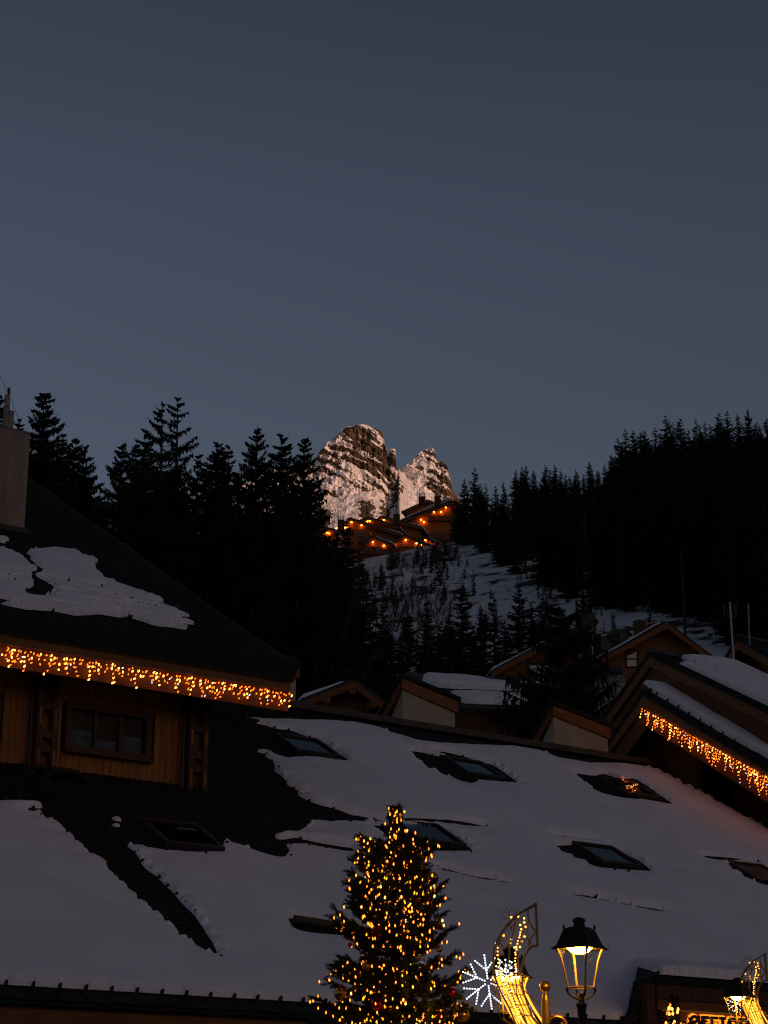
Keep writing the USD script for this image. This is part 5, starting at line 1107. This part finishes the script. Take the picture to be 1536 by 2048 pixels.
def put_tree(kind, pos, h, label, group=None, rz=None, cat='spruce', wide=1.0):
    """the first of a kind is built, the others refer to it"""
    rz = trng.uniform(0, 360) if rz is None else rz
    H0 = KIND[kind]['h']; s = h / H0
    if kind not in protos:
        k = KIND[kind]; o = thing(k['name'], label, cat, group, pos, rz, (s * wide, s * wide, s)); a, b = k['make']()
        if k.get('bare'): obj('trunk', a, M[k.get('bark', 'bark')], o); obj('branches', b, M['twig'], o)
        else: obj('trunk', b, M['bark'], o); obj('crown', a, M[k.get('mat', 'needle')], o)
        protos[kind] = o; return o
    src = protos[kind]
    r = thing(KIND[kind]['name'], label, cat, group, pos, rz, (s * wide, s * wide, s))
    r.GetReferences().AddInternalReference(src.GetPath()); r.SetInstanceable(True); return r
KIND = {
 'A': dict(name='spruce_tree', h=24, make=lambda: conifer(24, 4.0, 1, 76, 9, 32, w=.16)),
 'B': dict(name='spruce_tree', h=24, make=lambda: conifer(24, 3.3, 2, 74, 9, 30, sparse=.10, droop=.34, w=.16)),
 'C': dict(name='spruce_tree', h=24, make=lambda: conifer(24, 3.2, 3, 62, 7, 28, sparse=.30, droop=.22, w=.15)),
 'D': dict(name='spruce_tree', h=24, make=lambda: conifer(24, 2.9, 4, 72, 9, 28, sparse=.06, droop=.4, w=.16)),
 'E': dict(name='spruce_tree', h=20, make=lambda: conifer(20, 3.1, 5, 50, 8, 20, sparse=.05, ang=.42, w=.20)),
 'F': dict(name='spruce_tree', h=20, make=lambda: conifer(20, 2.7, 6, 50, 8, 18, sparse=.08, ang=.42, droop=.4, w=.20)),
 'G': dict(name='spruce_tree', h=20, make=lambda: conifer(20, 3.3, 7, 44, 7, 20, sparse=.18, ang=.42, w=.20)),
 'N': dict(name='near_spruce', h=10, make=lambda: conifer(10, 3.2, 8, 40, 10, 60, sparse=.04, droop=.30, w=.06, bare_low=.1, ang=.75)),
 'S': dict(name='small_spruce', h=4, make=lambda: conifer(4, 1.0, 9, 16, 6, 10, w=.09)),
 'L': dict(name='larch_tree', h=10, make=lambda: conifer(10, 2.0, 10, 26, 5, 26, sparse=.25, droop=.12, w=.035)),
 'P': dict(name='bare_tree', h=8, bare=True, make=lambda: bare_tree(8, 3, 4, .42, .10)),
 'Q': dict(name='bare_tree', h=10, bare=True, bark='pale_bark', make=lambda: bare_tree(10, 8, 4, .30, .09)),
 'R': dict(name='bare_tree', h=22, bare=True, make=lambda: bare_tree(22, 5, 5, .36, .16)),
 'U': dict(name='bare_bush', h=2.4, bare=True, make=lambda: bare_tree(2.4, 12, 4, .75, .03)),
}
trng = np.random.default_rng(77)
def tree_px(kind, x, y, Y, label, group=None, base_drop=0.0, wide=1.0, **kw):
    top = at(x, y, Y); g = float(ground(top[0], Y)) - .3
    return put_tree(kind, (top[0], Y, g), top[2] - g, label, group, wide=wide, **kw)
LT = [('B', 5, 783, 150, 'spruce at the left edge behind the cell antenna', .8), ('E', 38, 828, 168, 'small spruce tip between the antenna and the big broad spruce', .9), ('A', 93, 777, 122, 'big broad spruce beside the stucco chimney, with branches reaching left', 1.0), ('E', 120, 860, 150, 'spruce half hidden behind the right flank of the big broad spruce', .9),
 ('D', 152, 872, 140, 'thin spruce tip right of the big broad spruce', .8), ('B', 168, 885, 128, 'rightmost pointed spruce of the group by the chimney', 1.0), ('D', 60, 880, 132, 'spruce rising directly behind the chimney', 1.0),
 ('A', 245, 880, 118, 'pointed spruce on the left flank of the forest gap', .85), ('E', 268, 880, 138, 'slim spruce second from the forest gap', .9), ('B', 293, 852, 132, 'dense spruce left of the twin tall ones', .95), ('C', 337, 802, 124, 'left of the twin tallest spruces, thin and open', .95), ('C', 369, 786, 126, 'tallest spruce of the left forest with a crooked top', .9),
 ('D', 437, 880, 150, 'left of three small tips between the tallest spruces and the mountain', 1.0), ('F', 452, 888, 158, 'middle of three small tips left of the mountain', 1.0), ('E', 463, 885, 150, 'right of three small tips left of the mountain', .9), ('A', 513, 850, 132, 'full spruce, first of the row of three left of the peak', .85), ('B', 566, 861, 128, 'full spruce, middle of the row of three left of the peak', 1.05), ('A', 611, 869, 122, 'full spruce right against the mountain face', .8),
 ('D', 205, 1010, 150, 'low spruce filling the foot of the forest gap', 1.0), ('E', 395, 905, 140, 'low spruce under the tallest spruces', 1.0), ('F', 416, 930, 132, 'dark spruce beneath the three small tips', 1.1), ('G', 640, 990, 118, 'dark spruce below the mountain snow field', 1.0), ('F', 697, 1040, 205, 'narrow spruce in front of the lamplit chalets', 1.1), ('D', 675, 1062, 160, 'spruce just left of the lamplit chalets', 1.1), ('E', 717, 1105, 150, 'spruce under the left end of the lamplit chalets', 1.1), ('B', 590, 960, 110, 'dark spruce below the row of three', 1.1), ('C', 540, 950, 112, 'open spruce below the row of three', 1.1), ('A', 480, 940, 110, 'broad dark spruce in the middle of the left forest', 1.0), ('A', 420, 990, 102, 'broad dark spruce above the chalet roof verge', 1.0), ('B', 350, 930, 108, 'dark spruce under the twin tallest ones', 1.1), ('A', 290, 960, 100, 'dark spruce close above the tiled chalet roof', 1.1), ('D', 175, 980, 106, 'dark spruce near the chalet roof ridge', 1.2), ('A', 120, 930, 104, 'dark spruce right behind the chalet roof ridge', 1.0)]
for k, x, y, Y, lab, wd in LT: tree_px(k, x, y, Y, lab, wide=wd)
# the dark interior of the left forest
for i in range(44):
    x = trng.uniform(-20, 735); Y = trng.uniform(92, 190)
    lim = np.interp(x, [0, 60, 120, 190, 215, 260, 330, 400, 470, 560, 620, 660, 700, 745], [880, 900, 900, 960, 1040, 960, 930, 960, 960, 960, 980, 1050, 1120, 1200])
    tree_px('ABDEG'[trng.integers(5)], x, lim + trng.uniform(10, 190), Y, 'dark spruce in the dense forest on the left slope', 'spruces in the left forest', wide=trng.uniform(.9, 1.25))
# spruces at the foot of the snow slope
for k, x, y, Y, lab, wd in (('G', 766, 1205, 140, 'dark spruce at the left foot of the snow slope', 1.0), ('E', 745, 1260, 125, 'spruce below the left foot of the snow slope', 1.1), ('E', 921, 1168, 180, 'slim spruce in the middle of the snow slope', .9), ('G', 987, 1180, 175, 'open tall spruce standing against the snow slope', .75), ('E', 1038, 1172, 178, 'tall dense spruce right of the open one on the snow slope', 1.0), ('F', 962, 1215, 185, 'thin spruce between the two slope spruces', .9), ('F', 880, 1240, 150, 'narrow spruce beside the low snow-roofed house', 1.0), ('E', 840, 1290, 130, 'low spruce behind the first end block', 1.0), ('E', 1082, 1190, 190, 'spruce at the right of the snow slope', .9), ('E', 1130, 1215, 195, 'spruce behind the half-hidden gable', .8), ('F', 800, 1290, 140, 'spruce behind the small plank gable', 1.1), ('F', 720, 1300, 112, 'spruce right behind the small plank gable', 1.3), ('E', 655, 1290, 108, 'dark spruce left of the small plank gable', 1.3), ('E', 815, 1225, 170, 'spruce left of the low snow-roofed house', .9), ('F', 855, 1195, 200, 'slender spruce in the thicket on the slope', .9), ('E', 900, 1225, 190, 'short spruce left of the slim slope spruce', .8), ('F', 1010, 1235, 190, 'slender spruce between the two big slope spruces', .9), ('E', 1062, 1235, 200, 'short spruce at the right of the slope', .9), ('F', 945, 1245, 185, 'slender spruce right of the slim slope spruce', 1.0), ('E', 780, 1265, 150, 'spruce above the small plank gable', 1.0), ('E', 1165, 1180, 230, 'spruce at the forest foot above the slate roof', 1.0), ('G', 600, 1250, 104, 'spruce above the end of the icicle lights', 1.1)): tree_px(k, x, y, Y, lab, wide=wd * 1.3)
for x, y, Y, wd in ((1112, 1210, 62, .95),): tree_px('N', x, y, Y, 'dark drooping spruce right behind the long roof, in front of the gables', wide=wd)
for x, y, Y, k, lab in ((815, 1190, 175, 'P', 'bare brown tree left on the snow slope'), (858, 1210, 170, 'P', 'bare tree beside the slim slope spruce'), (905, 1250, 150, 'Q', 'thin bare tree low on the snow slope'), (830, 1260, 135, 'P', 'bare tree above the low snow roof'), (786, 1083, 300, 'Q', 'slender pale bare tree in front of the lamplit chalets'), (400, 864, 128, 'R', 'bare crown beside the tallest spruce'), (203, 945, 140, 'R', 'bare crown in the forest gap, left'), (190, 915, 150, 'R', 'bare crown in the forest gap, behind'), (425, 892, 140, 'R', 'bare crown between the tallest spruce and the three small tips'), (1055, 1040, 330, 'P', 'bare brown tree at the right edge of the snow bank'), (1030, 1060, 320, 'Q', 'second bare tree at the right edge of the snow bank'), (640, 1015, 140, 'R', 'reddish bare tree below the mountain snow'), (612, 1035, 118, 'R', 'bare tree in the left forest below the peak')):
    tree_px(k, x, y, Y, lab, cat='bare tree')
# right forest: skyline trees first, then the mass below it
sky_r = [(912, 990, 448), (906, 1022, 452), (918, 1000, 440), (936, 975, 428), (956, 975, 425), (966, 990, 420), (928, 955, 430), (948, 930, 420), (972, 965, 430), (990, 968, 430), (1008, 960, 440), (1030, 936, 430), (1044, 930, 435), (1052, 928, 440), (1066, 938, 440), (1089, 926, 440), (1098, 934, 440), (1108, 927, 430), (1120, 938, 440), (1130, 944, 440), (1150, 935, 420), (1166, 945, 430), (1177, 921, 410), (1197, 940, 420), (1210, 926, 410), (1222, 905, 400), (1236, 872, 390), (1250, 853, 385), (1268, 858, 390), (1283, 860, 395), (1290, 857, 390), (1309, 850, 390), (1331, 826, 385), (1360, 832, 380), (1378, 855, 390), (1392, 833, 385), (1408, 838, 390), (1420, 845, 395), (1435, 822, 380), (1453, 818, 378), (1475, 825, 385), (1494, 816, 375), (1512, 840, 385), (1534, 832, 378)]
for x, y, Y in sky_r:
    top = at(x, y, Y); g = float(ground(top[0], Y)); hh = top[2] - g
    put_tree('EFG'[trng.integers(3)], (top[0], Y, g - .3), max(hh, 8), 'spruce on the skyline of the right forest', 'skyline spruces of the right forest', wide=trng.uniform(.95, 1.2))
for i in range(44):
    x = trng.uniform(960, 1545); sk = np.interp(x, [q[0] for q in sorted(sky_r)], [q[1] for q in sorted(sky_r)]); Y = trng.uniform(385, 440); top = at(x, sk + trng.uniform(4, 30), Y); g = float(ground(top[0], Y))
    put_tree('EFG'[trng.integers(3)], (top[0], Y, g - .3), max(top[2] - g, 8), 'spruce on the skyline of the right forest', 'skyline spruces of the right forest', wide=trng.uniform(.85, 1.15))
cnt = 0; deep = []
while cnt < 290:
    x = trng.uniform(925, 1580) if cnt < 232 else trng.uniform(1580, 1950); Y = trng.uniform(205, 425)
    ylow = np.interp(x, [925, 955, 1000, 1070, 1100, 1160, 1250, 1330, 1430, 1600], [1085, 1090, 1130, 1165, 1190, 1205, 1225, 1240, 1290, 1330])
    sk = np.interp(x, [928, 948, 1000, 1050, 1200, 1240, 1300, 1540], [960, 945, 975, 945, 950, 880, 865, 840])
    X = at(x, 1000, Y)[0]; g = float(ground(X, Y)); gy = 1024 - F * tan(math.atan2(g - 1.65, Y) - PITCH)
    if gy > ylow + 6: continue
    hmax = at(x, sk + 10, Y)[2] - g
    if hmax < 7: continue
    hh = min(trng.uniform(14, 27), hmax * trng.uniform(.70, 1.0)); kd = 'EFG'[trng.integers(3)]
    if cnt < 112: put_tree(kd, (X, Y, g - .3), hh, 'dark spruce in the dense forest on the right hillside', 'spruces in the right forest', wide=trng.uniform(1.0, 1.5))
    else: deep.append((kd, X, Y, g - .3, hh, trng.uniform(1.0, 1.5), trng.uniform(0, 360)))
    cnt += 1
for x, y, Y, lab in ((1168, 1010, 300, 'pale bare trunk left in the right forest'), (1185, 985, 320, 'second pale bare trunk in the right forest'), (1260, 1000, 290, 'pale bare trunk in the middle of the right forest'), (1361, 1090, 235, 'pale bare trunk above the tall gable chalet'), (1440, 1080, 250, 'pale bare trunk near the right edge')):
    top = at(x, y, Y); g = float(ground(top[0], Y)); o = thing('dead_trunk', lab, 'bare tree', None, (top[0], Y, g - .3)); hh = top[2] - g
    obj('trunk', MB().tube([[0, 0, 0], [.1, 0, hh * .5], [.0, 0, hh]], [.20, .14, .04], 6).get(), M['pale_bark'], o)
    tw_ = MB(); r_ = np.random.default_rng(int(x))
    for k in range(14):
        z = hh * r_.uniform(.35, .95); a = r_.uniform(0, 6.28); tw_.tube([[0, 0, z], [cos(a) * 1.1, sin(a) * 1.1, z + r_.uniform(-.2, .5)]], [.03, .008], 3)
    obj('branches', tw_.get(), M['twig'], o)
pi_ = UsdGeom.PointInstancer.Define(stage, '/World/spruce_forest')
tag(pi_, 'dark mass of spruces filling the depth of the forest on the right hillside', 'forest', None, 'stuff')
order = ['E', 'F', 'G']
for k in order:
    pr_ = UsdGeom.Xform.Define(stage, '/World/spruce_forest/spruce' + {'E': '', 'F': '_001', 'G': '_002'}[k])
    for ch_ in protos[k].GetChildren():
        c_ = stage.DefinePrim(str(pr_.GetPath()) + '/' + ch_.GetName()); c_.GetReferences().AddInternalReference(ch_.GetPath())
    pi_.GetPrototypesRel().AddTarget(pr_.GetPath())
pi_.CreateProtoIndicesAttr([order.index(d[0]) for d in deep])
pi_.CreatePositionsAttr([Gf.Vec3f(*map(float, d[1:4])) for d in deep])
pi_.CreateScalesAttr([Gf.Vec3f(d[4] / 20 * d[5], d[4] / 20 * d[5], d[4] / 20) for d in deep])
pi_.CreateOrientationsAttr([Gf.Quath(math.cos(rad(d[6]) / 2), 0, 0, math.sin(rad(d[6]) / 2)) for d in deep])
# young spruces and bare bushes on the snow slope
n = 0
while n < 260:
    x = trng.uniform(690, 1300); y0 = np.interp(x, [690, 720, 900, 955, 1000, 1100, 1300], [1140, 1132, 1102, 1096, 1140, 1180, 1250]); Y = trng.uniform(150, 448)
    X = at(x, 1100, Y)[0]; g = float(ground(X, Y)); gy = 1024 - F * tan(math.atan2(g - 1.65, Y) - PITCH)
    if gy < y0 + 3 or gy > 1345: continue
    d1 = meshkit.fbm([[x / 90, gy / 26, 2.2]], 3, 7)[0]
    if d1 < .45 + (.06 if x > 960 else 0): continue
    if trng.random() < .5: put_tree('S', (X, Y, g - .1), trng.uniform(1.3, 4.5), 'young spruce on the snow slope below the lamplit chalets', 'young spruces on the snow slope', wide=trng.uniform(.8, 1.3))
    else: put_tree('U', (X, Y, g - .1), trng.uniform(1.5, 4.2), 'bare bush on the snow slope below the lamplit chalets', 'bare bushes on the snow slope', cat='bush', wide=trng.uniform(.9, 1.6))
    n += 1
for i in range(130):                                   # dense brown thicket bands
    b = i % 2; x = trng.uniform(780, 905) if b else trng.uniform(730, 900); Yb = trng.uniform(375, 425) if b else trng.uniform(240, 330)
    X = at(x, 1100, Yb)[0]; g = float(ground(X, Yb)); put_tree('U' if i % 3 else 'P', (X, Yb, g - .2), trng.uniform(2.5, 5.0) if i % 3 else trng.uniform(4.5, 7), 'brown bare shrub in the thicket across the snow slope', 'thicket shrubs on the snow slope', cat='bush', wide=1.3)
